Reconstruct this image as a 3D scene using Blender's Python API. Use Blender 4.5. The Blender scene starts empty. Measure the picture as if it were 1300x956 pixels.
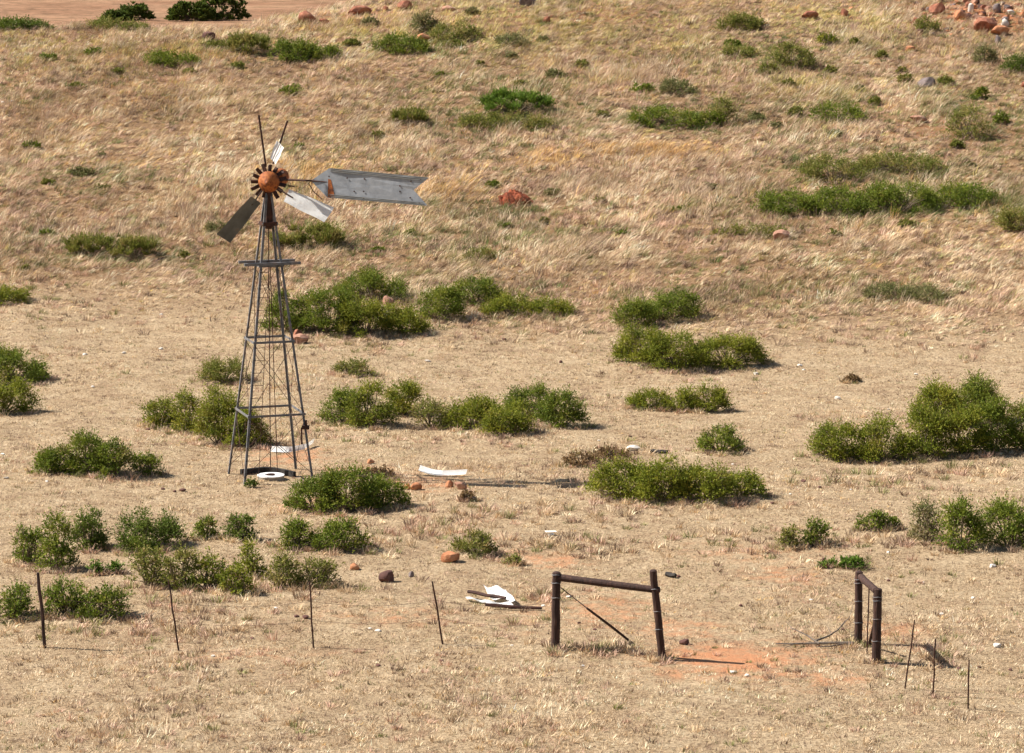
import bpy, bmesh, math, random
import numpy as np
from mathutils import Vector, Matrix

S = bpy.context.scene
COL = S.collection
random.seed(5)
R = math.radians

# ------------------------------------------------------------------ camera
F = 4000.0            # focal length in pixels of the 1300 px wide photograph
CZ = 14.2             # camera height above the flat
DEP = R(8.73)         # camera looks down
cam_d = bpy.data.cameras.new('camera')
cam_d.sensor_width = 36.0
cam_d.lens = F / 1300.0 * 36.0
cam_d.clip_start = 1.0
cam_d.clip_end = 20000.0
cam = bpy.data.objects.new('camera', cam_d)
cam.location = (0, 0, CZ)
cam.rotation_euler = (math.pi / 2 - DEP, 0, 0)
COL.objects.link(cam)
S.camera = cam

# ------------------------------------------------------------------ light
SHADOW_AZ = R(-8)       # shadows fall to the right, a little towards the camera
ELEV = R(46)
W = bpy.data.worlds.new('World')
S.world = W
W.use_nodes = True
nt = W.node_tree
bg = nt.nodes['Background']
sky = nt.nodes.new('ShaderNodeTexSky')
sky.sky_type = 'NISHITA'
sky.sun_disc = False
sky.sun_elevation = ELEV
sunpos = Vector((-math.cos(SHADOW_AZ) * math.cos(ELEV), -math.sin(SHADOW_AZ) * math.cos(ELEV), math.sin(ELEV)))
sky.sun_rotation = math.atan2(sunpos.x, sunpos.y)
nt.links.new(sky.outputs[0], bg.inputs[0])
bg.inputs[1].default_value = 0.05
sd = bpy.data.lights.new('sun', 'SUN')
sd.energy = 5.0
sd.angle = R(0.55)
sd.color = (1.0, 0.95, 0.875)
sun = bpy.data.objects.new('sun', sd)
sun.location = (-60, 90, 80)
sun.rotation_euler = (-sunpos).to_track_quat('-Z', 'Y').to_euler()
COL.objects.link(sun)
S.view_settings.view_transform = 'Standard'
S.view_settings.look = 'None'
S.view_settings.gamma = 1.0
S.view_settings.exposure = 1.08
try:
    S.view_settings.use_curve_mapping = False
except Exception:
    pass
S.render.engine = 'CYCLES'
S.cycles.max_bounces = 5
S.cycles.diffuse_bounces = 3
S.cycles.transmission_bounces = 3

# ------------------------------------------------------------------ noise
def _hash(ix, iy, seed):
    h = (ix.astype(np.int64) * 374761393 + iy.astype(np.int64) * 668265263 + seed * 974711) & 0x7fffffff
    h = ((h ^ (h >> 13)) * 1274126177) & 0x7fffffff
    h = h ^ (h >> 16)
    return (h & 0xffff) / 65535.0

def vnoise(x, y, seed=0):
    x = np.asarray(x, float); y = np.asarray(y, float)
    ix = np.floor(x); iy = np.floor(y)
    fx = x - ix; fy = y - iy
    fx = fx * fx * (3 - 2 * fx); fy = fy * fy * (3 - 2 * fy)
    a = _hash(ix, iy, seed); b = _hash(ix + 1, iy, seed)
    c = _hash(ix, iy + 1, seed); d = _hash(ix + 1, iy + 1, seed)
    return (a * (1 - fx) + b * fx) * (1 - fy) + (c * (1 - fx) + d * fx) * fy

def fbm(x, y, seed=0, octv=4, gain=0.5):
    s = 0; a = 1; t = 0
    x = np.asarray(x, float); y = np.asarray(y, float)
    for i in range(octv):
        s = s + a * vnoise(x, y, seed + i * 17); t += a
        a *= gain; x = x * 2.03 + 5.1; y = y * 2.03 + 1.7
    return s / t

def sstep(a, b, x):
    t = np.clip((np.asarray(x, float) - a) / (b - a), 0, 1)
    return t * t * (3 - 2 * t)

# ------------------------------------------------------------------ terrain
def softplus(x, w):
    return w * np.logaddexp(0, x / w)

def height(X, Y):
    X = np.asarray(X, float); Y = np.asarray(Y, float)
    slope = 0.178 - 0.008 * np.tanh(X / 18.0)
    up = slope * softplus(Y - 105.0 + 1.5 * np.sin(X * 0.11), 5.0)
    yc = np.interp(X, [-60, -14, -10.5, -7, -2, 8, 30, 60], [150, 150.5, 154, 158, 167, 190, 220, 240])
    upc = slope * softplus(yc - 105.0, 5.0)
    down = upc - 0.22 * (Y - yc)
    k = 0.7
    hill = -k * np.logaddexp(-up / k, -down / k)
    hill = np.where(Y > yc - 20, hill, up)
    hill = 0.6 * np.logaddexp(0, hill / 0.6) - 0.6 * np.log(2) * np.exp(-np.maximum(hill, 0) / 0.6)
    bumps = (fbm(X * 0.09, Y * 0.09, 3, 3) - 0.5) * 0.55 + (fbm(X * 0.5, Y * 0.5, 8, 3) - 0.5) * 0.16
    amp = sstep(25, 60, Y) * (1 - 0.8 * sstep(240, 420, Y))
    fine = (fbm(X * 1.7, Y * 1.7, 28, 2) - 0.5) * 0.10 * sstep(100, 115, Y)
    return hill + bumps * amp + fine * (Y < 240)

CD, SD = math.cos(DEP), math.sin(DEP)
def raydir(px, py):
    a = (px - 650.0) / F; b = (py - 478.0) / F
    return np.array([a, CD - b * SD, -SD - b * CD])

_T = np.arange(40, 900, 0.2)
def ground(px, py):
    """world point where the view through a photograph pixel meets the ground"""
    d = raydir(px, py)
    X = d[0] * _T; Y = d[1] * _T; Z = CZ + d[2] * _T
    below = Z <= height(X, Y)
    i = int(np.argmax(below))
    if not below[i]:
        i = len(_T) - 1
    lo, hi = _T[max(i - 1, 0)], _T[i]
    for _ in range(18):
        m = 0.5 * (lo + hi)
        if CZ + d[2] * m <= float(height(d[0] * m, d[1] * m)): hi = m
        else: lo = m
    t = hi
    return Vector((d[0] * t, d[1] * t, float(height(d[0] * t, d[1] * t))))

def onplane(px, py, Yd):
    d = raydir(px, py); t = Yd / d[1]
    return Vector((d[0] * t, Yd, CZ + d[2] * t))

def depth_of(p):
    return p[1] * CD - (p[2] - CZ) * SD
def scale_at(p):
    return F / depth_of(p)
def project(p):
    dz = depth_of(p)
    u = p[1] * SD + (p[2] - CZ) * CD
    return 650 + F * p[0] / dz, 478 - F * u / dz
def hz(x, y):
    return float(height(x, y))

# ------------------------------------------------------------------ materials
def newmat(name):
    m = bpy.data.materials.new(name)
    m.use_nodes = True
    t = m.node_tree
    b = t.nodes['Principled BSDF']
    return m, t, b

def ramp(t, stops):
    r = t.nodes.new('ShaderNodeValToRGB')
    e = r.color_ramp.elements
    while len(e) < len(stops): e.new(0.5)
    for i, (p, c) in enumerate(stops):
        e[i].position = p; e[i].color = (*c, 1)
    return r

def noise_node(t, scale, detail=6, rough=0.6, coord=None, dist=0.0):
    n = t.nodes.new('ShaderNodeTexNoise')
    n.inputs['Scale'].default_value = scale
    n.inputs['Detail'].default_value = detail
    n.inputs['Roughness'].default_value = rough
    n.inputs['Distortion'].default_value = dist
    if coord is not None: t.links.new(coord, n.inputs['Vector'])
    return n

def mixrgb(t, fac, a, b, mode='MIX'):
    n = t.nodes.new('ShaderNodeMix'); n.data_type = 'RGBA'; n.blend_type = mode
    for idx, v in ((0, fac), (6, a), (7, b)):
        if hasattr(v, 'is_linked') or isinstance(v, bpy.types.NodeSocket): t.links.new(v, n.inputs[idx])
        elif idx == 0: n.inputs[0].default_value = v
        else: n.inputs[idx].default_value = (*v, 1)
    return n.outputs[2]

def bump(t, b, h, strength, dist):
    n = t.nodes.new('ShaderNodeBump')
    n.inputs['Strength'].default_value = strength
    n.inputs['Distance'].default_value = dist
    t.links.new(h, n.inputs['Height']); t.links.new(n.outputs[0], b.inputs['Normal'])

def noisy_mat(name, stops, scale, rough=0.8, metal=0.0, bumpd=0.0, bumpscale=None, spec=0.3, coordscale=None, dist=0.0):
    m, t, b = newmat(name)
    tc = t.nodes.new('ShaderNodeTexCoord')
    co = tc.outputs['Object']
    if coordscale:
        mp = t.nodes.new('ShaderNodeMapping'); mp.inputs['Scale'].default_value = coordscale
        t.links.new(co, mp.inputs['Vector']); co = mp.outputs[0]
    n = noise_node(t, scale, coord=co, dist=dist)
    r = ramp(t, stops)
    t.links.new(n.outputs['Fac'], r.inputs[0]); t.links.new(r.outputs[0], b.inputs['Base Color'])
    b.inputs['Roughness'].default_value = rough
    b.inputs['Metallic'].default_value = metal
    b.inputs['Specular IOR Level'].default_value = spec
    if bumpd:
        n2 = noise_node(t, bumpscale or scale * 2, coord=co)
        bump(t, b, n2.outputs['Fac'], 1.0, bumpd)
    return m

def leaf_mat(name, transl):
    m, t, b = newmat(name)
    a = t.nodes.new('ShaderNodeAttribute'); a.attribute_name = 'Col'
    t.links.new(a.outputs['Color'], b.inputs['Base Color'])
    b.inputs['Roughness'].default_value = 0.62
    b.inputs['Specular IOR Level'].default_value = 0.12
    tr = t.nodes.new('ShaderNodeBsdfTranslucent')
    t.links.new(a.outputs['Color'], tr.inputs['Color'])
    mx = t.nodes.new('ShaderNodeMixShader'); mx.inputs[0].default_value = transl
    t.links.new(b.outputs[0], mx.inputs[1]); t.links.new(tr.outputs[0], mx.inputs[2])
    t.links.new(mx.outputs[0], t.nodes['Material Output'].inputs['Surface'])
    return m

def ground_mat():
    m, t, b = newmat('veld_soil')
    g = t.nodes.new('ShaderNodeNewGeometry')
    co = g.outputs['Position']
    n1 = noise_node(t, 0.8, 8, 0.72, co)
    r1 = ramp(t, [(0.30, (0.295, 0.20, 0.123)), (0.50, (0.41, 0.305, 0.190)), (0.70, (0.50, 0.39, 0.257))])
    t.links.new(n1.outputs['Fac'], r1.inputs[0])
    n2 = noise_node(t, 14.0, 6, 0.8, co)
    r2 = ramp(t, [(0.36, (0.34, 0.28, 0.23)), (0.48, (0.88, 0.85, 0.82)), (0.64, (1.28, 1.27, 1.24))])
    t.links.new(n2.outputs['Fac'], r2.inputs[0])
    c = mixrgb(t, 1.0, r1.outputs[0], r2.outputs[0], 'MULTIPLY')
    # bare red earth where the attribute says so
    a = t.nodes.new('ShaderNodeAttribute'); a.attribute_name = 'Soil'
    sp = t.nodes.new('ShaderNodeSeparateColor'); t.links.new(a.outputs['Color'], sp.inputs[0])
    n3 = noise_node(t, 2.2, 8, 0.75, co)
    ma = t.nodes.new('ShaderNodeMath'); ma.operation = 'MULTIPLY_ADD'
    t.links.new(n3.outputs['Fac'], ma.inputs[0]); ma.inputs[1].default_value = 4.0
    ma.inputs[2].default_value = -2.05
    mb = t.nodes.new('ShaderNodeMath'); mb.operation = 'ADD'; mb.use_clamp = True
    t.links.new(ma.outputs[0], mb.inputs[0])
    m2 = t.nodes.new('ShaderNodeMath'); m2.operation = 'MULTIPLY'; m2.inputs[1].default_value = 1.0
    t.links.new(sp.outputs[0], m2.inputs[0]); t.links.new(m2.outputs[0], mb.inputs[1])
    mc = t.nodes.new('ShaderNodeMath'); mc.operation = 'MULTIPLY'; mc.use_clamp = True
    t.links.new(mb.outputs[0], mc.inputs[0]); 
    md = t.nodes.new('ShaderNodeMath'); md.operation = 'MULTIPLY'; md.use_clamp = True; md.inputs[1].default_value = 4.0
    t.links.new(sp.outputs[0], md.inputs[0]); t.links.new(md.outputs[0], mc.inputs[1])
    c = mixrgb(t, mc.outputs[0], c, (0.50, 0.230, 0.115))
    # far plain
    n4 = noise_node(t, 0.06, 6, 0.65, co)
    r4 = ramp(t, [(0.35, (0.22, 0.115, 0.065)), (0.55, (0.29, 0.165, 0.098)), (0.72, (0.34, 0.22, 0.125))])
    t.links.new(n4.outputs['Fac'], r4.inputs[0])
    n5 = noise_node(t, 0.45, 8, 0.8, co)
    r5 = ramp(t, [(0.40, (0.50, 0.52, 0.45)), (0.50, (0.92, 0.92, 0.90)), (0.62, (1.25, 1.22, 1.18))])
    t.links.new(n5.outputs['Fac'], r5.inputs[0])
    far = mixrgb(t, 1.0, r4.outputs[0], r5.outputs[0], 'MULTIPLY')
    c = mixrgb(t, sp.outputs[2], c, (0.66, 0.56, 0.48), 'MULTIPLY')
    c = mixrgb(t, sp.outputs[1], c, far)
    t.links.new(c, b.inputs['Base Color'])
    b.inputs['Roughness'].default_value = 0.95
    b.inputs['Specular IOR Level'].default_value = 0.1
    nb = noise_node(t, 7.0, 8, 0.75, co)
    bump(t, b, nb.outputs['Fac'], 1.0, 0.10)
    return m

M = {}
M['ground'] = ground_mat()
M['leaf'] = leaf_mat('leaf', 0.28)
M['grass'] = leaf_mat('straw', 0.12)
M['stem'] = noisy_mat('stem_bark', [(0.3, (0.10, 0.07, 0.045)), (0.7, (0.24, 0.18, 0.12))], 20, 0.9)
M['rust'] = noisy_mat('orange_rust', [(0.34, (0.11, 0.032, 0.012)), (0.5, (0.30, 0.085, 0.020)), (0.68, (0.42, 0.145, 0.036))], 11, 0.75, 0.0, 0.004)
M['darkrust'] = noisy_mat('dark_rust', [(0.3, (0.022, 0.012, 0.010)), (0.6, (0.07, 0.028, 0.018)), (0.8, (0.15, 0.055, 0.03))], 7, 0.7, 0.2)
M['steel'] = noisy_mat('weathered_steel', [(0.3, (0.055, 0.052, 0.052)), (0.5, (0.16, 0.16, 0.165)), (0.75, (0.20, 0.13, 0.09))], 5, 0.6, 0.15)
M['galv'] = noisy_mat('galvanised_sheet', [(0.25, (0.18, 0.19, 0.205)), (0.48, (0.255, 0.27, 0.29)), (0.7, (0.32, 0.335, 0.355))], 5, 0.6, 0.1, 0.002, 8, 0.5, (1, 1, 1.0))
M['grey'] = noisy_mat('grey_weathered_shaded_sheet', [(0.25, (0.085, 0.08, 0.07)), (0.6, (0.135, 0.13, 0.115)), (0.8, (0.20, 0.13, 0.08))], 3.5, 0.7, 0.0, 0.002, 8)  # base colour darkened to paint in shade on the blade turned from the sun
M['white'] = noisy_mat('white_sheet', [(0.25, (0.62, 0.52, 0.38)), (0.36, (0.86, 0.84, 0.80)), (0.8, (0.90, 0.90, 0.88))], 4, 0.5, 0.0, 0.003, 10, 0.4)
M['wood'] = noisy_mat('creosoted_wood', [(0.3, (0.016, 0.009, 0.007)), (0.55, (0.050, 0.024, 0.017)), (0.8, (0.13, 0.062, 0.042))], 6, 0.8, 0, 0.012, 14, 0.3, (4, 4, 0.5))
M['greywood'] = noisy_mat('grey_dead_wood', [(0.3, (0.06, 0.045, 0.035)), (0.7, (0.20, 0.16, 0.125))], 12, 0.9, 0, 0.004)
M['blackwood'] = noisy_mat('black_wood', [(0.3, (0.012, 0.010, 0.009)), (0.7, (0.05, 0.042, 0.036))], 8, 0.85, 0, 0.006)
M['rockred'] = noisy_mat('red_rock', [(0.28, (0.11, 0.036, 0.022)), (0.5, (0.27, 0.10, 0.055)), (0.72, (0.42, 0.20, 0.115))], 3.5, 0.9, 0, 0.03, 6)
M['rockorange'] = noisy_mat('orange_rock', [(0.25, (0.22, 0.08, 0.04)), (0.5, (0.40, 0.165, 0.075)), (0.75, (0.52, 0.28, 0.15))], 3.5, 0.9, 0, 0.03, 6)
M['rockpink'] = noisy_mat('pink_rock', [(0.28, (0.20, 0.09, 0.06)), (0.5, (0.36, 0.19, 0.125)), (0.75, (0.48, 0.30, 0.21))], 3.0, 0.9, 0, 0.03, 6)
M['rockdark'] = noisy_mat('dark_rock', [(0.3, (0.055, 0.026, 0.022)), (0.6, (0.14, 0.065, 0.05)), (0.8, (0.25, 0.14, 0.10))], 5, 0.9, 0, 0.02, 9)
M['rockgrey'] = noisy_mat('grey_rock', [(0.3, (0.11, 0.085, 0.08)), (0.6, (0.22, 0.17, 0.155)), (0.8, (0.34, 0.27, 0.24))], 4, 0.9, 0, 0.02, 9)
M['rockwhite'] = noisy_mat('white_stone', [(0.28, (0.36, 0.30, 0.24)), (0.45, (0.56, 0.50, 0.43)), (0.8, (0.70, 0.66, 0.60))], 5, 0.9, 0, 0.02, 9)
M['termite'] = noisy_mat('termite_earth', [(0.34, (0.09, 0.024, 0.012)), (0.50, (0.25, 0.060, 0.025)), (0.72, (0.33, 0.095, 0.040))], 7, 0.95, 0, 0.06, 9)
M['concrete'] = noisy_mat('stained_concrete', [(0.3, (0.20, 0.165, 0.125)), (0.7, (0.38, 0.33, 0.26))], 6, 0.9, 0, 0.01)

# ------------------------------------------------------------------ object helpers
def tag(o, label=None, cat=None, group=None, kind=None):
    if label: o['label'] = label
    if cat: o['category'] = cat
    if group: o['group'] = group
    if kind: o['kind'] = kind
    return o

def link(name, me, mat, parent=None, loc=None):
    o = bpy.data.objects.new(name, me)
    COL.objects.link(o)
    if mat is not None:
        for mm in (mat if isinstance(mat, (list, tuple)) else [mat]): me.materials.append(mm)
    if parent is not None: o.parent = parent
    if loc is not None: o.location = loc
    return o

def thing(name, loc, label, cat, group=None):
    o = bpy.data.objects.new(name, None)
    o.empty_display_size = 0.3
    o.location = loc
    COL.objects.link(o)
    return tag(o, label, cat, group)

def np_mesh(name, verts, quads=None, tris=None, col=None, smooth=False):
    me = bpy.data.meshes.new(name)
    verts = np.asarray(verts, np.float32)
    nv = len(verts)
    nq = 0 if quads is None else len(quads)
    ntr = 0 if tris is None else len(tris)
    me.vertices.add(nv)
    me.vertices.foreach_set('co', verts.ravel())
    loops = []
    if nq: loops.append(np.asarray(quads, np.int32).ravel())
    if ntr: loops.append(np.asarray(tris, np.int32).ravel())
    loops = np.concatenate(loops)
    me.loops.add(len(loops)); me.loops.foreach_set('vertex_index', loops)
    me.polygons.add(nq + ntr)
    starts = np.concatenate([np.arange(nq) * 4, nq * 4 + np.arange(ntr) * 3]).astype(np.int32)
    me.polygons.foreach_set('loop_start', starts)
    me.update(calc_edges=True)
    if smooth:
        me.polygons.foreach_set('use_smooth', np.ones(nq + ntr, bool))
    if col is not None:
        at = me.attributes.new('Col', 'FLOAT_COLOR', 'POINT')
        c = np.ones((nv, 4), np.float32); c[:, :3] = col
        at.data.foreach_set('color', c.ravel())
    return me

class MB:
    """collects tubes, boxes and plates into one mesh"""
    def __init__(s): s.v = []; s.f = []
    def add(s, vs, fs):
        o = len(s.v); s.v += [tuple(v) for v in vs]; s.f += [tuple(i + o for i in f) for f in fs]
    def tube(s, pts, rad, n=8, cap=True):
        pts = [Vector(p) for p in pts]
        if not isinstance(rad, (list, tuple)): rad = [rad] * len(pts)
        rings = []
        for i, p in enumerate(pts):
            d = (pts[min(i + 1, len(pts) - 1)] - pts[max(i - 1, 0)]).normalized()
            a = d.cross(Vector((0, 0, 1)) if abs(d.z) < 0.9 else Vector((0, 1, 0))).normalized()
            b = d.cross(a)
            rings.append([p + (a * math.cos(2 * math.pi * k / n) + b * math.sin(2 * math.pi * k / n)) * rad[i] for k in range(n)])
        vs = [v for r in rings for v in r]; fs = []
        for i in range(len(pts) - 1):
            for k in range(n):
                k2 = (k + 1) % n
                fs.append((i * n + k, i * n + k2, (i + 1) * n + k2, (i + 1) * n + k))
        if cap:
            fs.append(tuple(range(n - 1, -1, -1))); fs.append(tuple((len(pts) - 1) * n + k for k in range(n)))
        s.add(vs, fs)
    def bar(s, a, b, w, h, up=Vector((0, 0, 1))):
        a = Vector(a); b = Vector(b); d = (b - a).normalized()
        if abs(d.dot(up)) > 0.95: up = Vector((0, 1, 0))
        x = d.cross(up).normalized() * w / 2; y = x.cross(d).normalized() * h / 2
        vs = [p + sx * x + sy * y for p in (a, b) for sx, sy in ((-1, -1), (1, -1), (1, 1), (-1, 1))]
        s.add(vs, [(3, 2, 1, 0), (4, 5, 6, 7), (0, 1, 5, 4), (1, 2, 6, 5), (2, 3, 7, 6), (3, 0, 4, 7)])
    def angle(s, a, b, w, t, d1, d2):
        """an L-section bar from a to b with flanges along d1 and d2"""
        a = Vector(a); b = Vector(b); d1 = Vector(d1); d2 = Vector(d2)
        prof = [Vector((0, 0)), Vector((w, 0)), Vector((w, t)), Vector((t, t)), Vector((t, w)), Vector((0, w))]
        vs = [p + d1 * q.x + d2 * q.y for p in (a, b) for q in prof]
        fs = [(i, (i + 1) % 6, 6 + (i + 1) % 6, 6 + i) for i in range(6)]
        fs += [(0, 5, 4, 3), (0, 3, 2, 1), (6, 7, 8, 9), (6, 9, 10, 11)]
        s.add(vs, fs)
    def build(s, name, mat, parent=None, loc=None, smooth=False):
        me = bpy.data.meshes.new(name)
        me.from_pydata(s.v, [], s.f); me.update()
        if smooth:
            for p in me.polygons: p.use_smooth = True
        return link(name, me, mat, parent, loc)

# ------------------------------------------------------------------ ground sheet
PATCH = {
 # kind: (px, py, rx, ry, strength)
 'soil': [(925, 838, 95, 19, 1.1), (1010, 832, 60, 20, 0.45), (690, 713, 60, 10, 0.55), (370, 578, 45, 14, 0.55), (640, 700, 50, 10, 0.3),
          (770, 775, 60, 22, 0.45), (1000, 730, 60, 18, 0.35), (1120, 800, 60, 12, 0.45), (300, 830, 160, 10, 0.25), (400, 640, 60, 12, 0.3),
          (550, 612, 60, 12, 0.45), (1040, 860, 90, 18, 0.35), (860, 800, 60, 18, 0.45), (1235, 18, 85, 24, 1.0), (690, 780, 60, 30, 0.25),
          (470, 20, 70, 8, 0.4), (240, 52, 80, 5, 0.3), (750, 20, 150, 12, 0.3), (1200, 170, 120, 25, 0.25), (460, 600, 60, 10, 0.4),
          (960, 700, 120, 14, 0.25), (500, 780, 120, 16, 0.25)],
 'orange': [(700, 201, 45, 9, 0.9), (840, 192, 60, 11, 0.9), (770, 190, 40, 8, 0.5), (565, 243, 45, 14, 0.95), (395, 225, 60, 22, 0.55), (160, 205, 60, 12, 0.35),
            (250, 75, 120, 8, 0.35), (610, 215, 60, 12, 0.3)],
 'yellow': [(650, 28, 110, 26, 0.8), (850, 45, 90, 28, 0.4), (1060, 28, 60, 18, 0.5), (470, 45, 80, 14, 0.4), (230, 62, 130, 10, 0.35), (50, 60, 90, 14, 0.25), (1000, 120, 90, 20, 0.25)],
 'green': [(640, 145, 90, 24, 0.5), (150, 320, 80, 16, 0.5), (870, 148, 70, 18, 0.5), (1110, 215, 110, 22, 0.5), (1140, 262, 190, 18, 0.6), (400, 305, 60, 14, 0.5),
           (320, 60, 60, 14, 0.5), (540, 60, 70, 12, 0.6), (960, 75, 80, 22, 0.35), (1230, 150, 60, 30, 0.4), (600, 320, 40, 10, 0.3), (400, 690, 60, 30, 0.2),
           (1060, 140, 60, 14, 0.4), (620, 110, 120, 12, 0.25), (620, 300, 120, 12, 0.2), (120, 225, 90, 12, 0.25), (370, 240, 40, 12, 0.2), (650, 270, 60, 8, 0.5)],
}
PW = {}
for kind_, lst in PATCH.items():
    out = []
    for px, py, rx, ry, st in lst:
        c = ground(px, py); s = scale_at(c)
        n = ground(px, py - ry); f_ = ground(px, py + ry)
        out.append((c.x, c.y, rx / s, max(0.5, min(abs(n.y - f_.y) / 2, 9.0)), st))
    PW[kind_] = out
def patch(kind, X, Y):
    w = np.zeros_like(np.asarray(X, float))
    for cx, cy, rx, ry, st in PW[kind]:
        w = np.maximum(w, st * np.exp(-((X - cx) / rx) ** 2 - ((Y - cy) / ry) ** 2))
    return w

def longness(X, Y):
    """0 on the grazed flat, 1 on the hillside with long dry grass"""
    return sstep(98, 109, Y - np.interp(X, [-20, -9, -2, 20], [2.5, 2.0, -1.5, -3.5]) + 6 * (fbm(X * 0.13, Y * 0.13, 41, 3) - 0.5) + 1.5 * np.sin(X * 0.13 + 1.0))

def graded(lo, hi, step, far_lo, far_hi, grow=1.25):
    a = list(np.arange(lo, hi + 1e-6, step))
    d = step; x = hi
    while x < far_hi:
        d *= grow; x += d; a.append(x)
    d = step; x = lo; pre = []
    while x > far_lo:
        d *= grow; x -= d; pre.append(x)
    return np.array(pre[::-1] + a)

gx = graded(-36, 40, 0.4, -6000, 6000)
gy = np.concatenate([graded(44, 178, 0.4, -60, 178), 178 + np.cumsum(0.5 * 1.10 ** np.arange(75))])
GX, GY = np.meshgrid(gx, gy)
GZ = height(GX, GY)
ny, nx = GX.shape
idx = np.arange(ny * nx).reshape(ny, nx)
quads = np.stack([idx[:-1, :-1], idx[:-1, 1:], idx[1:, 1:], idx[1:, :-1]], -1).reshape(-1, 4)
me = np_mesh('ground', np.stack([GX, GY, GZ], -1).reshape(-1, 3), quads, smooth=True)
soil = np.zeros((ny * nx, 4), np.float32); soil[:, 3] = 1
soil[:, 0] = patch('soil', GX, GY).ravel()
yc_ = np.interp(GX, [-60, -14, -10.5, -7, -2, 8, 30, 60], [150, 150.5, 154, 158, 167, 190, 220, 240])
soil[:, 2] = longness(GX, GY).ravel()
soil[:, 1] = sstep(12, 40, GY - yc_).ravel()
at_ = me.attributes.new('Soil', 'FLOAT_COLOR', 'POINT'); at_.data.foreach_set('color', soil.ravel())
gnd = link('ground', me, M['ground'])
tag(gnd, 'dry red and beige veld ground sloping up to a low hill', 'ground', None, 'structure')

# ------------------------------------------------------------------ grass
rng = np.random.default_rng(11)
PAL = {
 'straw': (0.73, 0.560, 0.370), 'tan': (0.56, 0.405, 0.245), 'pink': (0.56, 0.37, 0.265), 'greyb': (0.25, 0.170, 0.115),
 'olive': (0.235, 0.225, 0.085), 'green': (0.125, 0.165, 0.045), 'orange': (0.68, 0.43, 0.175), 'yellow': (0.54, 0.44, 0.17), 'pale': (0.80, 0.67, 0.48)}
PAL = {k: np.array(v) * (np.array([1.0, 0.995, 0.985]) if k not in ('green', 'olive', 'yellow', 'orange') else 1.0) for k, v in PAL.items()}

def pick(probs, n):
    """probs: list of (colour name, array of weights)"""
    w = np.stack([np.broadcast_to(p, (n,)) for _, p in probs], 1)
    cum = np.cumsum(w, 1) / w.sum(1, keepdims=True)
    r = rng.random((n, 1))
    i = np.minimum((r > cum).sum(1), len(probs) - 1)
    tab = np.stack([PAL[k] for k, _ in probs])
    return tab[i], i

def frustum_points(n, y0, y1, margin=1.12, power=1.0):
    Y = y0 + (y1 - y0) * rng.random(n * 2)
    keep = rng.random(n * 2) < (Y / y1) ** power
    Y = Y[keep][:n]
    hw = Y * 650.0 / F * margin + 1.0
    X = (rng.random(len(Y)) * 2 - 1) * hw
    return X, Y

def make_blades(X, Y, h, spread, lean, splay, B, width, col, colvar, bend, seg2, jit=0.22):
    T = len(X)
    Z = height(X, Y)
    n = T * B
    tid = np.repeat(np.arange(T), B)
    ang = rng.random(n) * 2 * np.pi; rad = np.sqrt(rng.random(n))
    ox = np.cos(ang) * rad; oy = np.sin(ang) * rad
    sp = spread[tid]
    root = np.stack([X[tid] + ox * sp, Y[tid] + oy * sp, Z[tid] - 0.015], 1)
    L = h[tid] * (0.55 + 0.6 * rng.random(n))
    j = rng.normal(0, jit, (n, 2))
    dx = lean[tid, 0] + ox * splay[tid] + j[:, 0]; dy = lean[tid, 1] + oy * splay[tid] + j[:, 1]
    d = np.stack([dx, dy, np.ones(n)], 1); d /= np.linalg.norm(d, axis=1, keepdims=True)
    wa = rng.random(n) * np.pi
    wv = np.stack([np.cos(wa), np.sin(wa) * 0.7, np.zeros(n)], 1) * (width[tid] * (0.6 + 0.8 * rng.random(n)))[:, None] * 0.5
    c = col[tid] * (1 + colvar * rng.normal(0, 1, (n, 1)))
    c = np.clip(c, 0.01, 0.85)
    if seg2:
        mid = root + d * (L * 0.55)[:, None]
        d2 = d.copy(); d2[:, 2] -= bend[tid] * (0.6 + 0.8 * rng.random(n)); d2[:, 0] += 0.25 * bend[tid]
        d2 /= np.linalg.norm(d2, axis=1, keepdims=True)
        tip = mid + d2 * (L * 0.55)[:, None]
        V = np.stack([root - wv, root + wv, mid + wv * 0.8, mid - wv * 0.8, tip], 1).reshape(-1, 3)
        b = np.arange(n) * 5
        q = np.stack([b, b + 1, b + 2, b + 3], 1); t = np.stack([b + 3, b + 2, b + 4], 1)
        C = np.repeat(c, 5, 0)
        return V, q, t, C
    tip = root + d * L[:, None]
    V = np.stack([root - wv, root + wv, tip], 1).reshape(-1, 3)
    b = np.arange(n) * 3
    return V, None, np.stack([b, b + 1, b + 2], 1), np.repeat(c, 3, 0)

def far_mask(X, Y):
    yc = np.interp(X, [-60, -14, -10.5, -7, -2, 8, 30, 60], [150, 150.5, 154, 158, 167, 190, 220, 240])
    return Y < yc + 7

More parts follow.
